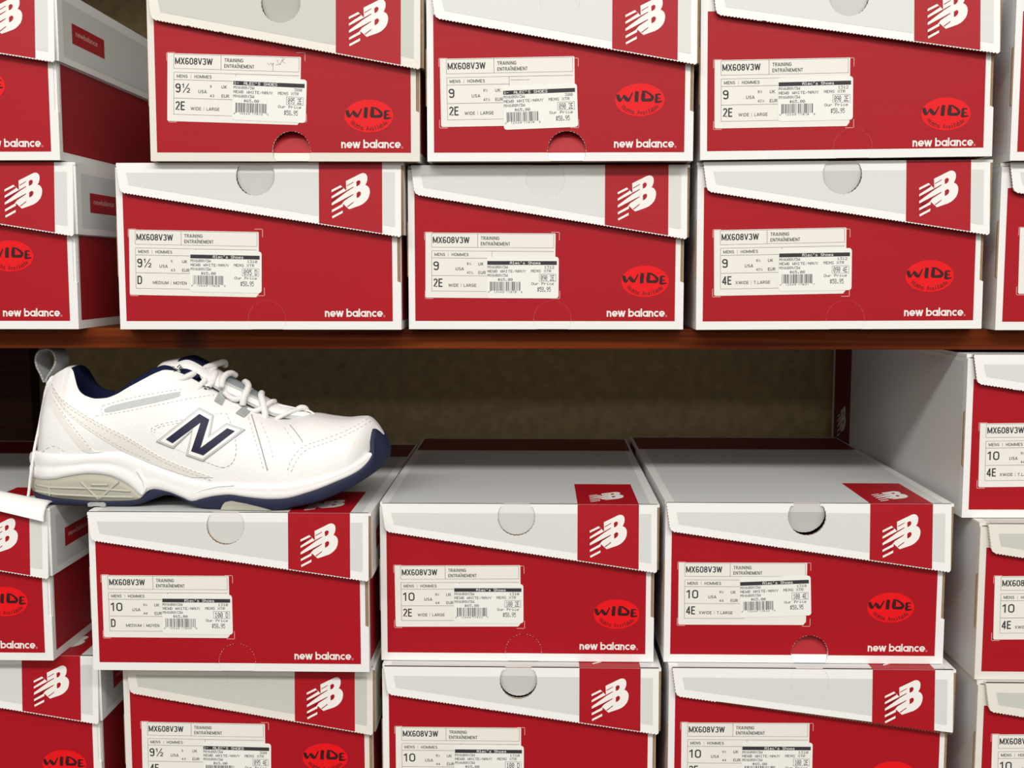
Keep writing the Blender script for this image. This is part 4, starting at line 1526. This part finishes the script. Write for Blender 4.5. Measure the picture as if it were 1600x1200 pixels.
for pts, r in (
    ([(271, 592, -20), (282, 593, -21), (296, 587, -19), (312, 579, -13), (330, 571.5, -4), (344, 567, 4), (351, 566, 10), (352, 572, 14)], 2.2),
    ([(303, 613, -20.5), (308, 609, -21), (317, 598, -18), (327, 585, -11), (334, 577, -4), (336, 572, 2)], 2.0),
    ([(275, 589, -19), (280, 580, -17), (290, 571.5, -11), (300, 568, -4), (309, 570, 2), (314, 575, 6)], 2.1),
    ([(322, 606, -19), (331, 598, -16), (335, 588, -11), (337, 582, -6)], 2.2),
    ([(346, 606, -19), (348, 594, -15), (353, 586, -10), (361, 583, -4), (369, 587, 3)], 2.1),
    ([(350, 612, -18), (360, 621, -18.5), (370, 624, -18), (380, 618, -15), (384, 610, -12)], 1.9),
    ([(379, 634, -18.5), (381, 622, -17.5), (386, 611, -13), (388, 602, -7), (384, 597, 0), (382, 598, 5)], 2.2),
    ([(415, 656, -17), (414, 645, -16), (411, 630, -12.5), (408, 619, -7), (409, 614, 0)], 2.3),
    ([(386, 640, -17), (398, 642, -17.5), (410, 637, -15), (424, 628, -8), (430, 627, -2)], 1.7),
    ([(428, 632, -3), (440, 633.5, -3), (455, 636.5, -3), (466, 639, -3)], 0.7),
    ([(464, 640, -5), (470, 637, -3), (477, 638, -1), (480, 643, 2)], 2.0),
    ([(474, 640, -2), (484, 642.5, -2), (492, 647.5, -2)], 0.7),
    ([(430, 655, -14), (440, 650, -12.5), (452, 644, -9), (462, 641, -5), (468, 641, 0)], 1.4),
):
    lace(pts, r * 1.18).build('lace', shoe)

# ---- pull loop and the string tied to it
pl_ = MB()
LP = smooth_px([(79, 596), (74, 584), (68, 572), (66, 560), (70, 550), (79, 545.5), (90, 547), (96, 556), (96, 568), (90, 579), (84, 588), (81, 596)], 5)
LQ = []
for k, (px, py) in enumerate(LP):
    x, z = loc(px, py, 0)
    LQ.append(Vector((x, 0, z)))
cen = Vector((sum(p.x for p in LQ) / len(LQ), 0, sum(p.z for p in LQ) / len(LQ)))
vs = []
for k, p in enumerate(LQ):
    d = (LQ[min(len(LQ) - 1, k + 1)] - LQ[max(0, k - 1)]).normalized()
    nn = Vector((-d.z, 0, d.x))
    sk = Vector((2.6, 0, 0.0))
    for (yy, tt) in ((-6.5, -.8), (-6.5, .8), (6.5, .8), (6.5, -.8)):
        vs.append((p + nn * tt + Vector((0, yy, 0)) + sk * (yy / 6.5)) * MM)
nk = len(LQ)
pl_.mesh(vs, [(i * 4 + a, i * 4 + (a + 1) % 4, (i + 1) * 4 + (a + 1) % 4, (i + 1) * 4 + a) for i in range(nk - 1) for a in range(4)], SM['loop'])
for k in range(0, nk - 3, 2):                      # stitch marks along the edge
    a, b = LQ[k], LQ[k + 1]
    pl_.tube([(a + Vector((-2.2, -6.9, 0))) * MM, (b + Vector((-2.2, -6.9, 0))) * MM], 0.25 * MM, SM['lace'], 4)
pl = pl_.build('pull_loop', shoe)
pl['label'] = 'grey fabric pull loop at the heel'
st_ = MB()
q = []
for px, py, d in smooth_px([(83, 588, -6), (76, 597, -8), (71, 612, -7), (69, 624, -6), (65, 645, -6), (60, 672, -10), (54, 700, -16), (49.5, 730, -20), (47, 750, -20), (45.5, 765, -20), (44, 776, -20)], 5):
    x, z = loc(px, py, -d)
    q.append(Vector((x, d, z)) * MM)
st_.tube(q, 1.15 * MM, SM['lace'], 7)
st_.tube([p + Vector((0.0012 * math.sin(k * 2.0), 0, 0)) for k, p in enumerate(q[:9])], 0.9 * MM, SM['lace'], 7)
sto = st_.build('tag_string', shoe)
sto['label'] = 'thin white string tied to the heel loop'
